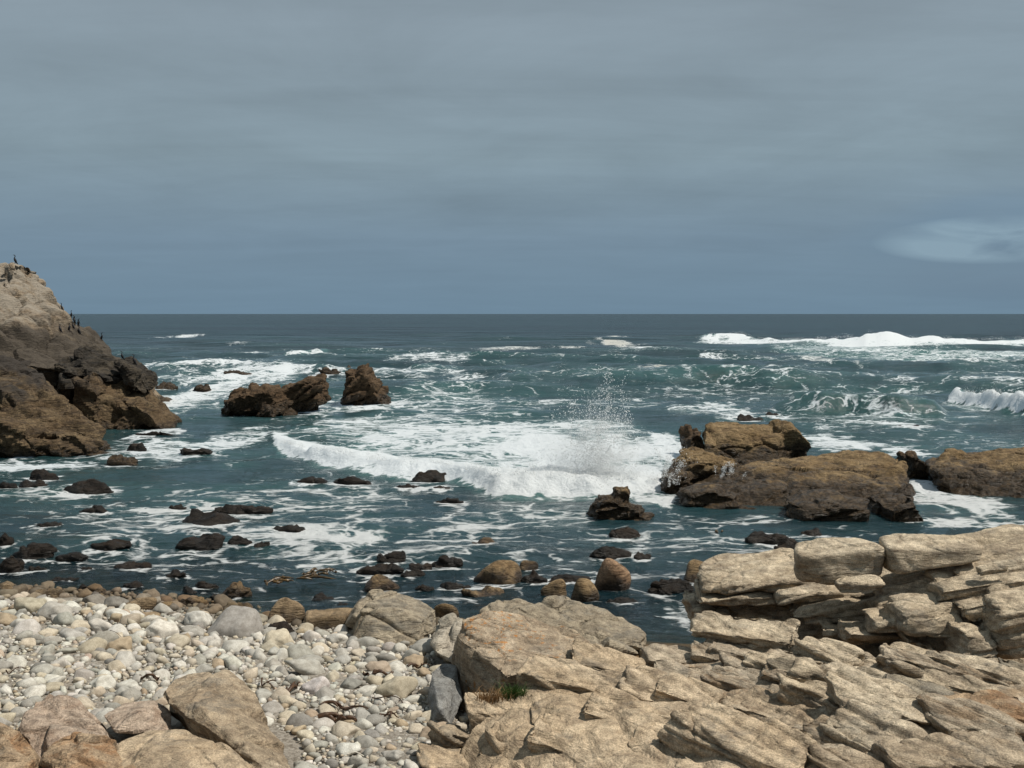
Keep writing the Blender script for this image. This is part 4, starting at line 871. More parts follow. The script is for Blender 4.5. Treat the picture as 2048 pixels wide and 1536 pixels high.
LW(1398, 1352, 1560, 1388, 28, 2.3, 0.8, seed=37); LW(1518, 1345, 1660, 1376, 26, 2.38, 0.7, seed=38); LW(1576, 1372, 1652, 1420, 46, 2.45, 0.6, seed=39, p=8); LW(1440, 1330, 1530, 1352, 22, 2.3, 0.6, seed=40); LW(1296, 1345, 1420, 1372, 26, 2.2, 0.6, seed=42)
rb = random.Random(5); sd_ = 100
for k in range(36):                                   # the smaller beds between, all dipping the same way
    px = rb.uniform(1600, 2060); py = rb.uniform(1322, 1440)
    if py < 1318+(px-1640)*0.02 or (px < 1680 and py > 1400): continue
    ln = rb.uniform(120, 300); sl_ = rb.uniform(0.16, 0.27); sd_ += 1
    zz_ = 2.30+(px-1640)*0.0003+rb.uniform(-0.36, 0.26)
    LW(px-ln/2, py-ln*sl_/2, px+ln/2, py+ln*sl_/2, rb.uniform(28, 52), zz_, rb.uniform(0.35, 0.65), rb.uniform(0.02, 0.12), seed=sd_, p=rb.choice((8, 10, 13)), mat=rb.choice(('outcrop_low', 'outcrop_low', 'outcrop', 'grey')))
LW(1690, 1428, 1905, 1450, 24, 2.75, 1.3, 0.12, seed=61, under=0.3, mat='outcrop'); LW(1740, 1500, 1950, 1505, 80, 2.6, 0.9, 0.1, seed=62, mat='brown'); LW(1890, 1455, 2080, 1470, 60, 2.7, 1.0, 0.1, seed=63); LW(1900, 1420, 2080, 1445, 30, 2.75, 0.8, 0.1, seed=64, mat='orange')
LW(1576, 1455, 1660, 1512, 80, 2.55, 0.7, 0.2, seed=65, p=9, mat='brown'); LW(1624, 1436, 1768, 1520, 60, 2.7, 0.8, 0.25, seed=66, p=9, mat='outcrop'); LW(1752, 1460, 1805, 1500, 60, 2.65, 0.5, 0.2, seed=67); LW(1800, 1535, 2090, 1530, 60, 2.8, 0.9, 0.12, seed=68, mat='brown'); LW(1640, 1540, 1820, 1550, 60, 2.75, 0.7, 0.1, seed=69, mat='brown')
LW(1940, 1500, 2090, 1515, 50, 2.75, 0.7, 0.1, seed=70)

fr_ = empty('rock_outcrop', on(1250, 1500, 2.3), 'tan slabs in the foreground slanting down to the right from the lichened boulder', 'outcrop')
def FR(px0, py0, px1, py1, th, z, depth=0.8, rise=0.2, **k):
    k.setdefault('z1', z-0.22); th *= 1.7; k.setdefault('under', 0.05)
    k.setdefault('mat', 'front'); return slab(px0, py0, px1, py1, th, z, depth, rise, parent=fr_, **k)
FR(1026, 1335, 1295, 1402, 46, 2.55, 0.85, 0.06, seed=81, p=13, z1=2.35); FR(1060, 1376, 1230, 1430, 24, 2.35, 0.6, 0.05, seed=82); FR(1130, 1318, 1300, 1352, 40, 2.3, 0.9, 0.1, seed=83, p=8)
FR(930, 1422, 1110, 1445, 56, 2.25, 0.9, 0.12, seed=84, p=10); FR(1060, 1436, 1205, 1466, 40, 2.32, 0.9, 0.15, seed=85, p=9); FR(1160, 1418, 1320, 1470, 34, 2.5, 0.9, 0.15, seed=86)
FR(1238, 1380, 1400, 1420, 42, 2.45, 1.0, 0.08, seed=87); FR(1310, 1424, 1590, 1548, 52, 2.9, 0.95, 0.12, seed=88, p=13, z1=2.7); FR(1240, 1452, 1345, 1505, 50, 2.5, 0.8, 0.2, seed=89, p=8)
FR(1000, 1484, 1100, 1496, 60, 2.15, 0.8, 0.15, seed=90, p=8); FR(1050, 1476, 1240, 1530, 40, 2.35, 0.9, 0.2, seed=91); FR(950, 1500, 1060, 1535, 50, 2.0, 0.7, 0.15, seed=92); FR(840, 1530, 980, 1545, 60, 1.9, 0.9, 0.12, seed=93, p=8)
FR(1080, 1520, 1250, 1560, 50, 2.2, 0.8, 0.2, seed=94); FR(1230, 1500, 1420, 1575, 45, 2.4, 0.8, 0.2, seed=95); FR(960, 1550, 1130, 1575, 50, 2.0, 0.7, 0.2, seed=96); FR(1380, 1560, 1560, 1600, 50, 2.4, 0.8, 0.2, seed=97)
FR(1300, 1372, 1440, 1420, 30, 2.5, 0.7, 0.15, seed=98); FR(880, 1462, 960, 1476, 40, 2.1, 0.6, 0.12, seed=99, mat='brown')
mass('pocket', [A((1390, 1400, 14.6), (1560, 1365, 15.4), (1660, 1400, 14.5), (1640, 1480, 12.9), (1500, 1500, 12.5), (1440, 1440, 13.6), (1400, 1430, 15.5), (1640, 1450, 16), (1500, 1470, 15), (1520, 1420, 14.0))], 0.03, 'brown', 0.12, 1.2, FJ2, 98, 2, fr_, 0.02)

O = lambda *p: [on(*q) for q in p]
mass('core', [O((945, 1450, 2.05), (1040, 1370, 2.3), (1130, 1345, 2.2), (1300, 1380, 2.2), (1330, 1440, 2.45)) + O((960, 1560, 1.8), (1150, 1580, 2.1), (1330, 1560, 2.4), (900, 1540, 1.6)) + [q-np.array([0, -0.5, 1.2]) for q in O((945, 1450, 2.05), (1300, 1380, 2.2), (1330, 1560, 2.4), (900, 1540, 1.6))],
              O((1240, 1400, 2.35), (1400, 1395, 2.35), (1600, 1540, 2.6), (1480, 1600, 2.6), (1250, 1540, 2.35)) + [q-np.array([0, -0.5, 1.2]) for q in O((1240, 1400, 2.35), (1600, 1540, 2.6), (1250, 1540, 2.35))]], 0.042, 'front', 0.10, 0.9, [('B', 26, (2.2, 1.6, 0.4), 0.03, 0.05, 0.06, 0.16)], 51, 2, fr_, 0.012)
mass('core', [O((1300, 1335, 1.95), (1400, 1300, 2.1), (1620, 1330, 2.2), (2130, 1345, 2.35), (2130, 1440, 2.45), (1700, 1440, 2.35), (1420, 1385, 2.1)) + [q-np.array([0, -0.6, 1.2]) for q in O((1300, 1335, 1.95), (2130, 1345, 2.35), (2130, 1440, 2.45), (1700, 1440, 2.35), (1420, 1385, 2.1))],
              O((1560, 1450, 2.3), (1700, 1430, 2.45), (2130, 1440, 2.5), (2130, 1600, 2.6), (1600, 1600, 2.6)) + [q-np.array([0, -0.6, 1.2]) for q in O((1560, 1450, 2.3), (2130, 1440, 2.5), (2130, 1600, 2.6), (1600, 1600, 2.6))]], 0.05, 'outcrop_low', 0.10, 0.9, [('B', 26, (2.2, 1.6, 0.4), 0.03, 0.05, 0.06, 0.18)], 52, 2, lo_, 0.012)

# ------------------------------------------------------------------ beach stones
rs = np.random.RandomState(21)
BX = []                                                 # footprints of the boulders already there (x, y, rx, ry)
for o in list(C.objects):
    if o.type == 'MESH' and o.name.split('.')[0] in ('boulder', 'slab', 'pocket'):
        co = np.empty(len(o.data.vertices)*3, np.float32); o.data.vertices.foreach_get('co', co); co = co.reshape(-1, 3)
        lo3, hi3 = co.min(0), co.max(0)
        if lo3[1] < 30: BX.append(((lo3[0]+hi3[0])/2, (lo3[1]+hi3[1])/2, (hi3[0]-lo3[0])*0.40, (hi3[1]-lo3[1])*0.40))
BX = np.array(BX)
TINT = {'white': (0.60, 0.585, 0.54), 'cream': (0.53, 0.475, 0.385), 'grey': (0.40, 0.39, 0.36), 'dark grey': (0.27, 0.262, 0.245), 'pinkish': (0.47, 0.385, 0.31), 'tan': (0.43, 0.35, 0.255)}
TN = list(TINT); TPROB = [0.36, 0.25, 0.29, 0.04, 0.02, 0.04]
stones = []; cells = {}
def fits(x, y, r, k=0.80):
    ci, cj = int(x/0.6), int(y/0.6)
    for a in range(ci-2, ci+3):
        for b in range(cj-2, cj+3):
            for (sx, sy, sr) in cells.get((a, b), ()):
                if (sx-x)**2+(sy-y)**2 < (k*(sr+r))**2: return False
    return True
def put(x, y, r, tint, flat=None, label=None):
    cells.setdefault((int(x/0.6), int(y/0.6)), []).append((x, y, r)); stones.append((x, y, r, tint, flat, label))
def on_beach(x, y, r):
    if x > 0.2 or y > shore_y(x)+0.2: return False
    if len(BX) and ((((x-BX[:, 0])/(BX[:, 2]+r*0.5))**2+((y-BX[:, 1])/(BX[:, 3]+r*0.5))**2) < 1).any(): return False
    return abs(x) < 0.56*y+0.6
# the stones one can single out, from the photograph: picture position of the middle, width in pixels, tint, label
for px, py, w, tn, lb in [
    (470, 1268, 105, 'grey', 'largest flat pale grey boulder among the pebbles, below the dark brown boulder'),
    (618, 1348, 88, 'grey', 'rounded pale grey boulder in the middle of the pebble beach'),
    (760, 1344, 52, 'pinkish', 'orange-pink stone with dark kelp below it, left of the lichened boulder'),
    (735, 1388, 38, 'white', 'round white egg-like stone below the orange-pink stone'),
    (795, 1390, 84, 'cream', 'long smooth cream stone left of the bluish grey boulder'),
    (632, 1384, 62, 'white', 'oval white stone on the open pebbles, below the rounded pale grey boulder'),
    (860, 1438, 36, 'cream', 'round cream stone at the foot of the bluish grey boulder'),
    (700, 1378, 46, 'dark grey', 'flat dark grey stone left of the round white egg-like stone'),
    (790, 1358, 50, 'grey', 'angular grey stone right of the orange-pink stone'),
    (325, 1272, 66, 'white', 'big pale stone among the upper pebbles below the weedy shallows'),
    (205, 1262, 58, 'white', 'pair-like wide white stone near the left water edge'),
    (60, 1222, 60, 'cream', 'long pale stone near the left picture edge below the wide tan rock'),
    (270, 1456, 50, 'white', 'white stone tucked between the pinkish boulder and the tan slab'),
    (215, 1442, 50, 'white', 'smooth white stone beside the pinkish brown pointed boulder'),
    (556, 1290, 60, 'cream', 'flat cream stone between the pale grey boulder and the cracked boulder'),
    (675, 1285, 44, 'white', 'oblong whitish stone just left of the cracked boulder'),
    (205, 1375, 50, 'white', 'domed whitish stone above the pinkish brown pointed boulder'),
    (880, 1478, 80, 'tan', 'wedge-shaped tan stone at the foot of the shaded boulder'),
    (240, 1300, 60, 'tan', 'low tan boulder bedded in the upper pebbles on the left'),
    (395, 1250, 70, 'white', 'pale oblong stone at the top of the beach below the shallows'),
    (110, 1235, 80, 'grey', 'grey-white wide stone at the top left of the pebble beach'),
    (830, 1330, 50, 'tan', 'brown flat stone with kelp draped beside it, left of the bluish grey boulder'),
    (690, 1470, 60, 'cream', 'cream flat stone in the lower pebbles, right of the angular boulder'),
    (790, 1520, 60, 'grey', 'grey slabby stone at the bottom edge beside the foreground slabs'),
  ]:
    g = gnd(px, py); put(g[0], g[1], w*g[1]/FPX/2, tn, None, lb)
def scatter(n, r0, r1, k, y0=10.5, y1=29.5):
    for _ in range(n):
        y = rs.uniform(y0, y1); x = rs.uniform(-0.56*y-0.5, 0.2)
        r = r0*(r1/r0)**rs.rand(); r *= 0.82+0.18*sstep(18, 26, y)
        if on_beach(x, y, r) and fits(x, y, r, k): put(x, y, r, TN[rs.choice(6, p=TPROB)])
scatter(110, 0.20, 0.36, 0.95, 17, 28); scatter(1300, 0.125, 0.23, 0.86); scatter(3500, 0.075, 0.12, 0.82); scatter(9000, 0.045, 0.075, 0.80); scatter(11000, 0.025, 0.045, 0.80, 10.5, 22)
VAR = []
for k in range(14):
    V, F = boulder((1, rs.uniform(0.62, 0.92), rs.uniform(0.42, 0.72)), 3, 12, rs.choice((5, 7, 9, 13)), 300+k, (0.76, 1.12))
    V = roughen(V, F, 0.07, 1.9, (), k); VAR.append(mk_mesh('stone', V, F)); VAR[-1].materials.append(M['stone'])
LOW = []
for k in range(20):
    V, F = boulder((1, rs.uniform(0.6, 0.95), rs.uniform(0.42, 0.75)), 2, 10, 8, 400+k, (0.8, 1.12)); V = roughen(V, F, 0.07, 1.9, (), k, 2); LOW.append((V, F))
LOW1 = []
for k in range(12):
    V, F = boulder((1, rs.uniform(0.6, 0.95), rs.uniform(0.45, 0.75)), 1, 10, 8, 430+k, (0.8, 1.12)); LOW1.append((V, F))
MARK = [(on(390, 1420, 1.8), 'the angular brown boulder'), (on(780, 1270, .5), 'the cracked boulder'), (on(550, 1230, .3), 'the dark brown boulder'), (on(140, 1450, 2), 'the pinkish pointed boulder'), (on(880, 1400, 1.2), 'the bluish grey boulder'),
        (on(618, 1348, 1), 'the rounded pale grey boulder'), (on(470, 1268, .8), 'the largest flat grey boulder'), (on(80, 1190, .1), 'the wide tan rock'), (on(255, 1215, .2), 'the smooth dark brown boulder'), (on(760, 1344, 1), 'the orange-pink stone'), (on(270, 1430, 1.7), 'the pale pinkish boulder'), (on(690, 1430, 1.5), 'the dark kelp strands'), (on(240, 1300, .8), 'the low bedded tan boulder'), (on(40, 1340, 1.2), 'the left picture edge'), (on(860, 1500, 1.7), 'the foreground slabs')]
def beside(x, y):
    m, nm = min(MARK, key=lambda q: (q[0][0]-x)**2+(q[0][1]-y)**2); dx, dy = x-m[0], y-m[1]
    if abs(dx) > abs(dy): return ('right of ' if dx > 0 else 'left of ')+nm if 'edge' not in nm else 'near '+nm
    return ('behind ' if dy > 0 else 'in front of ')+nm if 'edge' not in nm else 'beside '+nm
order = sorted(range(len(stones)), key=lambda i: -(1e3 if stones[i][5] else 0)-stones[i][2]/stones[i][1])
Vs, Fs, Ts, off = [], [], [], 0
for rank, i in enumerate(order):
    x, y, r, tn, fl, lb = stones[i]
    zg = float(ground_z(x, y)); c = np.array(TINT[tn])*np.array([0.83, 0.81, 0.785])*rs.uniform(0.84, 1.10)*(1+rs.normal(0, 0.012, 3))
    c = c*(1-sstep(0.42, 0.16, zg+rs.normal(0, 0.06))*np.array([0.66, 0.72, 0.78]))       # wet, weed-stained near the water line
    eul = (rs.normal(0, 0.22), rs.normal(0, 0.22), rs.rand()*6.28)
    if rank < 300:
        me_ = VAR[rs.randint(14)]
        if lb and r > 0.2:                                   # the big ones: their own chipped, flat-sided shape
            V, F = boulder((1, 0.8, 0.62), 4, 13, 12, 700+rank, (0.82, 1.05)); V = V/np.abs(V[:, 0]).max(); V = roughen(V, F, 0.10, 1.6, [('B', 10, (0.9, 0.8, 0.6), 0.02, 0.07, 0.03, 0.08)], rank)
            me_ = mk_mesh('stone', V, F); me_.materials.append(M['stone'])
        o = bpy.data.objects.new('stone', me_); C.objects.link(o)
        if lb: eul = (rs.normal(0, 0.08), rs.normal(0, 0.08), rs.normal(0, 0.3))
        o.location = (x, y, zg+r*0.22); o.rotation_euler = eul; o.scale = (r*1.06,)*3
        o.color = (*[float(q) for q in np.clip(c, 0, 1)], 1)
        sz = 'large' if r > 0.24 else 'middling' if r > 0.15 else 'small'
        tag(o, lb or f'{sz} rounded {tn} beach stone {beside(x, y)}', 'stone', 'loose stones on the pebble beach')
    else:
        big_ = r/y > 0.0042
        V, F = LOW[rs.randint(20)] if big_ else LOW1[rs.randint(12)]
        R = np.array(Matrix.Rotation(eul[2], 3, 'Z') @ Matrix.Rotation(eul[0]*1.5, 3, 'X') @ Matrix.Rotation(eul[1]*1.5, 3, 'Y'))
        Vs.append((V*r*1.08)@R.T+np.array([x, y, zg+r*0.30])); Fs.append(F+off); off += len(V); Ts.append(np.tile(np.clip(c, 0, 1), (len(V), 1)))
pm = mk_mesh('pebbles', np.concatenate(Vs), np.concatenate(Fs))
a = pm.color_attributes.new('tint', 'FLOAT_COLOR', 'POINT'); tcol_ = np.concatenate(Ts); a.data.foreach_set('color', np.concatenate([tcol_, np.ones((len(tcol_), 1))], 1).astype(np.float32).ravel())
tag(link('pebbles', pm, M['pebble']), 'small pale pebbles filling the beach between the larger stones', 'pebbles', kind='stuff')

# ------------------------------------------------------------------ small things
def tube(path, rad, seg=8, close=True):
    P = np.asarray(path, float); n = len(P); rad = np.broadcast_to(rad, n); T = np.gradient(P, axis=0); T /= np.linalg.norm(T, axis=1)[:, None]
    V = []
    for k in range(n):
        u = np.cross(T[k], [0.31, 0.2, 0.93]); u /= np.linalg.norm(u); v_ = np.cross(T[k], u)
        an = np.arange(seg)*2*math.pi/seg; V.append(P[k]+rad[k]*(np.cos(an)[:, None]*u+np.sin(an)[:, None]*v_))
    V = np.concatenate(V); i, j = np.meshgrid(np.arange(n-1), np.arange(seg), indexing='ij'); a = (i*seg+j).ravel(); b = (i*seg+(j+1) % seg).ravel()
    return V, np.stack([a, b, b+seg, a+seg], 1)
def join(parts):
    off = 0; Vs = []; Fs = []
    for V, F in parts: Vs.append(V); Fs.append(F+off); off += len(V)
    return np.concatenate(Vs), np.concatenate(Fs)

# cormorants: upright body, tail, S-shaped neck, hooked bill; one skin
def cormorant():
    body = tube([(0.16, 0, -0.02), (0.10, 0, 0.06), (0.05, 0, 0.16), (0.0, 0, 0.28), (-0.03, 0, 0.38), (-0.05, 0, 0.46), (-0.02, 0, 0.54), (0.01, 0, 0.60), (-0.01, 0, 0.66), (-0.05, 0, 0.69), (-0.10, 0, 0.70), (-0.16, 0, 0.705)],
                [0.012, 0.05, 0.085, 0.10, 0.085, 0.05, 0.035, 0.03, 0.032, 0.036, 0.018, 0.006], 12)
    tail = tube([(0.10, 0, 0.08), (0.20, 0, -0.05)], [0.05, 0.02], 8)
    legs = [tube([(0.0, s*0.04, 0.20), (-0.02, s*0.045, 0.08), (-0.02, s*0.05, 0.0), (-0.09, s*0.06, -0.01)], [0.03, 0.018, 0.016, 0.02], 6) for s in (-1, 1)]
    return mk_mesh('cormorant', *join([body, tail]+legs))
bm_ = cormorant(); bm_.materials.append(M['bird'])
def bvh(objs):
    Vv, Ff, of = [], [], 0
    for o in objs:
        co = np.empty(len(o.data.vertices)*3, np.float32); o.data.vertices.foreach_get('co', co); Vv.append(co.reshape(-1, 3)); k = len(o.data.polygons[0].vertices)
        f = np.empty(len(o.data.polygons)*k, np.int32); o.data.polygons.foreach_get('vertex_index', f) if False else o.data.loops.foreach_get('vertex_index', f); Ff.append(f.reshape(-1, k)+of); of += len(Vv[-1])
    return BVHTree.FromPolygons(np.concatenate(Vv).tolist(), np.concatenate(Ff).tolist())
hb = bvh([o for o in C.objects if o.parent == hd])
def drop(tree, px, py):
    for dp_ in np.arange(0, 60, 1.0):
        r_ = tree.ray_cast(Vector((0, 0, CAMH)), Vector(ray(px, py+dp_).tolist()).normalized())
        if r_[0] is not None: return r_[0]
    return None
for px, py, lb, rz, s_ in [
    (30, 522, 'black cormorant alone on the very tip of the headland peak', 0.4, 1.25),
    (123, 619, 'cormorant highest up the slope of the cormorant flock, apart to the left', 0.2, 1.0),
    (142, 625, 'leftmost cormorant of the tight knot on the headland skyline', 2.6, 1.0),
    (148, 618, 'cormorant standing tallest against the sky in the tight knot', 0.1, 1.1),
    (157, 622, 'rightmost cormorant against the sky in the tight knot', 2.9, 1.15),
    (156, 633, 'cormorant just below the rightmost one of the tight knot', 0.3, 1.0),
    (149, 640, 'lowest cormorant of the tight knot on the skyline', 2.0, 1.0),
    (120, 664, 'leftmost cormorant of the lower row on the pale rock', 0.2, 1.1),
    (138, 662, 'second cormorant from the left in the lower row', 2.9, 1.1),
    (146, 657, 'third cormorant from the left in the lower row', 0.1, 1.0),
    (158, 668, 'cormorant at the right end of the lower row', 1.0, 1.1),
    (203, 680, 'cormorant on the dark ridge sloping down to the sea', 2.8, 1.2),
    (244, 717, 'hunched cormorant low on the dark ridge', 0.5, 1.0),
    (268, 728, 'cormorant at the lowest end of the dark ridge above the foam', 0.2, 1.25)]:
    h_ = drop(hb, px, py)
    if h_ is None: continue
    o = bpy.data.objects.new('cormorant', bm_); C.objects.link(o); o.location = h_+Vector((0, 0.05, -0.02)); o.rotation_euler = (0, 0, rz); o.scale = (s_*0.82,)*3
    tag(o, lb, 'bird', 'cormorants perched on the headland')

# dried kelp on the pebbles
rk = np.random.RandomState(9)
def kelp(px0, py0, px1, py1, rad, lb, mat='kelp', n=16, blades=0):
    a = gnd(px0, py0); b = gnd(px1, py1); tt = np.linspace(0, 1, n)[:, None]; P = a+(b-a)*tt
    L_ = np.linalg.norm(b-a); ph = rk.rand()*6
    P[:, 1] += 0.10*L_*np.sin(tt[:, 0]*5+ph)+rk.normal(0, 0.012, n); P[:, 0] += 0.05*L_*np.sin(tt[:, 0]*7+ph)
    P[:, 2] = [ground_z(x, y)+0.10 for x, y in P[:, :2]]+0.05*np.sin(tt[:, 0]*9+ph)+0.02
    parts = [tube(P, rad*(1.2-0.7*tt[:, 0])*(1+0.25*rk.rand(n)), 7)]
    for _ in range(blades):
        k = rk.randint(n-4); q = P[k:k+5].copy(); dvec = rk.normal(0, 0.10, 3); dvec[2] = 0.02
        q += np.linspace(0, 1, 5)[:, None]*dvec; parts.append(tube(q, np.array([1, 1.3, 1.4, 1, 0.3])*rad*0.8, 5))
    tag(link('kelp_strand', mk_mesh('kelp_strand', *join(parts)), M[mat]), lb, 'kelp', 'dried kelp on the pebbles')
for q in [(642, 1424, 735, 1432, 0.022, 'dark kelp strand, upper of two lying side by side on the open pebbles', 4), (636, 1452, 712, 1456, 0.035, 'thick dark kelp stalk with a bulb, lower of two on the open pebbles', 5), (578, 1395, 602, 1382, 0.025, 'short curled brown kelp below the rounded pale grey boulder', 4),
          (755, 1400, 835, 1440, 0.009, 'thin straight brown stem leaning on the long cream stone', 0), (735, 1358, 785, 1362, 0.028, 'clump of dark kelp under the orange-pink stone', 9), (815, 1345, 858, 1343, 0.018, 'brown kelp strip left of the bluish grey boulder', 3),
          (282, 1362, 318, 1372, 0.020, 'dark kelp scrap just above the angular brown boulder', 3), (520, 1375, 548, 1388, 0.012, 'thin kelp stem right of the angular brown boulder', 1), (220, 1255, 238, 1282, 0.008, 'thin dark stem lying across a wide white stone', 0), (10, 1358, 60, 1348, 0.009, 'thin kelp stem on the pebbles at the left picture edge', 0), (760, 1442, 800, 1446, 0.014, 'small dark kelp piece beside the thin straight stem', 2)]:
    kelp(*q[:6], blades=q[6])
a_ = gnd(694, 1523); b_ = gnd(728, 1526)
tag(link('twig', mk_mesh('twig', *tube([a_+[0, 0, .1], (a_+b_)/2+[0, .02, .14], b_+[0, 0, .1]], [0.014, 0.012, 0.007], 7)), M['twig']), 'short bleached white twig on the pebbles at the bottom edge', 'twig')

# floating kelp at the water edge
for px, py, w, lb in [(580, 1166, 100, 'tangle of floating brown kelp in the shallows right of the weed-wrapped boulder'), (640, 1150, 70, 'streamer of floating kelp at the end of the diagonal foam line'), (1440, 1068, 24, 'little orange kelp frond floating in the channel')]:
    c = on(px, py); ww = w*c[1]/FPX; parts = []
    for _ in range(16 if w > 50 else 4):
        st = c+np.array([rk.uniform(-.5, .5)*ww, rk.normal(0, 0.22*ww), 0.03]); dr = np.array([rk.normal(0.2, .35)*ww*0.5, rk.normal(0, .2)*ww*0.5, 0])
        tt = np.linspace(0, 1, 7)[:, None]; q = st+dr*tt; q[:, 2] += 0.07*np.sin(tt[:, 0]*3.1)*rk.rand()+0.03; q[:, 1] += 0.05*np.sin(tt[:, 0]*6+rk.rand()*6)
        parts.append(tube(q, 0.03*np.array([.6, 1, 1.3, 1.4, 1.2, .8, .3]), 6))
    tag(link('floating_kelp', mk_mesh('floating_kelp', *join(parts)), M['kelpwet']), lb, 'kelp')

# grass tuft growing in the cleft of the lichened boulder
rocks_near = [o for o in C.objects if o.type == 'MESH' and (o.name.startswith('boulder') or o.parent == fr_)]
nb_ = bvh([o for o in rocks_near if len(o.data.polygons[0].vertices) == 4])
def tuft(px, py, n, hgt, sprd, lean):
    base = drop(nb_, px, py); base = np.array(base) if base else gnd(px, py)
    V, F = [], []
    for k in range(n):
        r0 = base+np.array([rk.normal(0, sprd), rk.normal(0, sprd*0.5), -0.03]); h_ = hgt*rk.uniform(0.45, 1.1); dx = rk.normal(0, 0.5)+lean; dy = rk.normal(-0.25, 0.4); wv = 0.007; s0 = len(V)
        for m_, t_ in enumerate((0, 0.35, 0.7, 1.0)):
            q = r0+np.array([dx*h_*t_**1.7, dy*h_*t_**1.7, h_*(t_-0.35*t_**2.2)]); wk = wv*(1-0.85*t_); V += [q+[-wk, 0, 0], q+[wk, 0, 0]]
        for m_ in range(3): F.append([s0+2*m_, s0+2*m_+1, s0+2*m_+3, s0+2*m_+2])
    return mk_mesh('blades', np.array(V), np.array(F))
gt = empty('grass_tuft', np.array(drop(nb_, 1020, 1392) or (0, 15, 2.5)), 'small green and brown grass tuft in the shaded cleft of the lichened boulder', 'grass')
link('green_blades', tuft(1028, 1392, 230, 0.34, 0.10, 0.0), M['grass'], gt); link('dry_blades', tuft(985, 1398, 150, 0.30, 0.11, -0.1), M['drygrass'], gt)

# ------------------------------------------------------------------ spray thrown up by the breaking wave
TET = (np.array([[1,1,1],[1,-1,-1],[-1,1,-1],[-1,-1,1]], float)*0.75, np.array([[0,1,2],[0,3,1],[0,2,3],[1,3,2]]))
OCT = (np.array([[1,0,0],[-1,0,0],[0,1,0],[0,-1,0],[0,0,1],[0,0,-1]], float), np.array([[0,2,4],[2,1,4],[1,3,4],[3,0,4],[2,0,5],[1,2,5],[3,1,5],[0,3,5]]))
def drops(P, R):
    n = len(P); V = (TET[0][None]*R[:, None, None]+P[:, None]).reshape(-1, 3); F = (TET[1][None]+4*np.arange(n)[:, None, None]).reshape(-1, 3)
    return mk_mesh('drops', V, F)
rp = np.random.RandomState(4)
def plume(px, py, Y, n_tongues, height, width, per, r0, r1, lean=0.0):
    """tongues of water thrown up on ballistic paths, breaking into ever smaller drops"""
    b0 = at(px, py, Y); P_, R_ = [], []
    for _ in range(n_tongues):
        hh = height*rp.beta(1.6, 2.2)*1.25; vx = rp.normal(lean, 0.32)*width*(0.5+0.5*hh/height); vy = rp.normal(0, 0.25)*width; st = np.array([rp.normal(0, 0.45)*width, rp.normal(0, 0.3)*width, 0])
        t_ = rp.beta(2.2, 1.6, per)*1.25; z_ = hh*(1-(1-np.minimum(t_, 1.25))**2)
        q = b0+st+np.stack([vx*t_, vy*t_, z_], 1); sc_ = (0.03+0.10*t_)*width
        q += rp.normal(0, 1, (per, 3))*sc_[:, None]*np.array([0.5, 0.5, 0.7])
        P_.append(q); R_.append(r0+(r1-r0)*rp.rand(per)**4)
    return np.concatenate(P_), np.concatenate(R_)
def crest_spray(pts, Y_off, n, up, r0, r1):
    W_ = np.array([[a, on(a, b)[1]+Y_off, h] for a, b, h in pts]); px = rp.uniform(W_[0, 0], W_[-1, 0], n); Yc = np.interp(px, W_[:, 0], W_[:, 1]); h = np.interp(px, W_[:, 0], W_[:, 2])
    keep = perlin2(np.stack([px*0.03, px*0], 1).astype(np.float32)) > -0.1
    h = h*(0.75+up*rp.beta(1.2, 4, n)*(1+0.8*perlin2(np.stack([px*0.06, px*0+3], 1).astype(np.float32))))
    return np.stack([(px-1024)/FPX*Yc, Yc+rp.normal(0, 0.5, n)*Y_off*0.3, h], 1)[keep], (r0+(r1-r0)*rp.rand(n)**3)[keep]
def spray(parts, lb): tag(link('spray', drops(np.concatenate([q[0] for q in parts]), np.concatenate([q[1] for q in parts])), M['spray']), lb, 'spray', kind='stuff')
spray([plume(1195, 975, 46.6, 220, 4.6, 1.5, 55, 0.005, 0.032, 0.05), plume(1190, 980, 46.4, 200, 3.2, 2.1, 50, 0.005, 0.026), plume(1190, 985, 46.2, 160, 1.7, 2.6, 50, 0.006, 0.026), plume(1080, 985, 46.4, 50, 1.4, 1.8, 80, 0.006, 0.026)], 'tall fan of white spray thrown up where the wave hits the rocks')
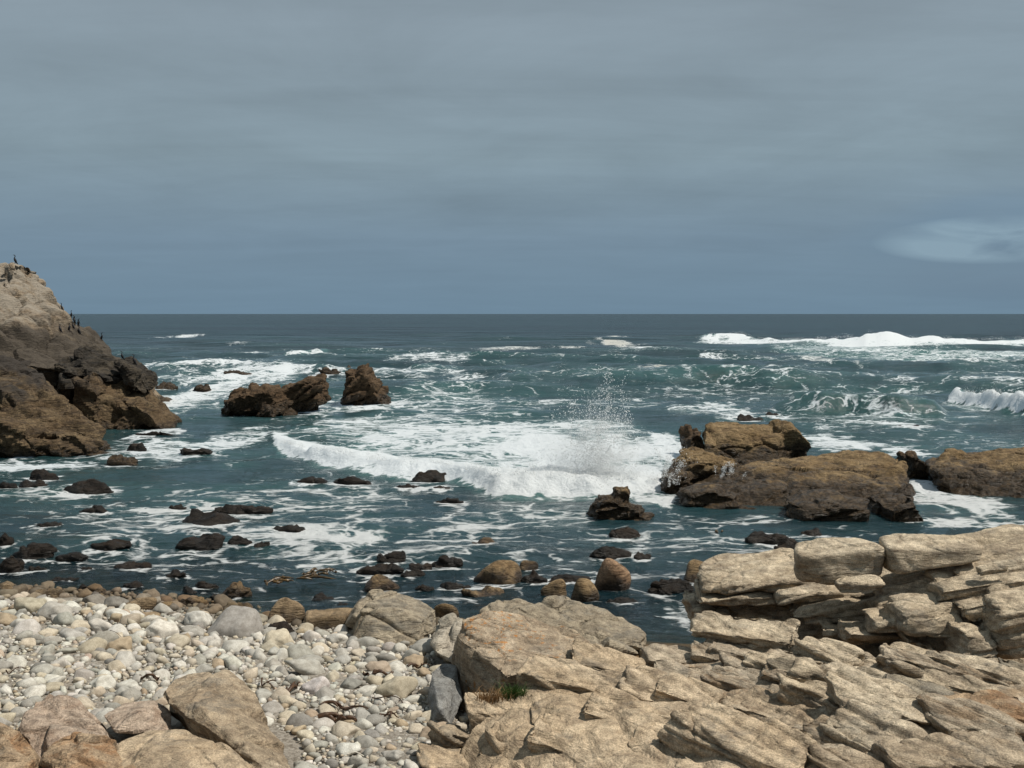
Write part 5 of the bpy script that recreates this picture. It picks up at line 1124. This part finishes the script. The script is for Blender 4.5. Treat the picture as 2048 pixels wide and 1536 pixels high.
spray([plume(1330, 972, 44.0, 30, 1.5, 0.9, 60, 0.006, 0.026, 0.4), plume(1450, 958, 43.9, 16, 0.8, 0.6, 50, 0.006, 0.022, 0.2)], 'splash streaming over the wave-washed tan rock')
spray([crest_spray([(1405, 679, 1.4), (1480, 676, 2.1), (1515, 680, .7), (1560, 688, 1.3), (1650, 690, 1.9), (1740, 692, 3.2), (1820, 691, 2.1), (1950, 691, 1.7), (2060, 690, 2.0)], 7.0, 3500, 0.55, 0.02, 0.07)], 'fine spray blown off the crest of the far breaker')
spray([crest_spray([(1910, 800, .9), (1960, 812, 1.2), (2010, 826, 1.5), (2060, 838, 1.6)], 2.2, 1200, 0.8, 0.012, 0.045)], 'fine spray on the crest of the nearer breaker at the right edge')
spray([crest_spray([(560, 898, .3), (620, 924, .6), (700, 940, .65), (800, 954, .6), (880, 952, .45), (940, 972, .65), (990, 992, .8), (1100, 994, .8), (1200, 988, .6), (1320, 988, .4)], 1.6, 7000, 1.1, 0.007, 0.028)], 'fine spray along the front of the central breaking wave')
# thin veil of mist drifting at the foot of the splash
V, F = ico(3); c_ = at(1190, 925, 46.8); mv = mk_mesh('mist', V*np.array([3.4, 1.2, 2.9])+0, F); t = MT('spray_mist'); oc = t.n('ShaderNodeTexCoord').outputs['Object']
ln = t.n('ShaderNodeVectorMath', operation='LENGTH'); t.put(ln.inputs[0], t.mapping(oc, (1/3.4, 1/1.2, 1/2.9)))
dn_ = t.math('MULTIPLY', t.math('MULTIPLY', t.rng(ln.outputs['Value'], 1.0, 0.15), t.rng(t.noise(oc, 1.3, 4, 0.6), 0.34, 0.66)), 1.0)
pv = t.n('ShaderNodeVolumePrincipled'); pv.inputs['Color'].default_value = (0.97, 0.98, 0.98, 1); t.put(pv.inputs['Density'], dn_); t.t.links.new(pv.outputs[0], t.out.inputs['Volume'])
mo = link('spray_mist', mv, t.m); mo.location = Vector(c_.tolist()); tag(mo, 'thin white veil of mist at the foot of the spray fan', 'mist', kind='stuff')
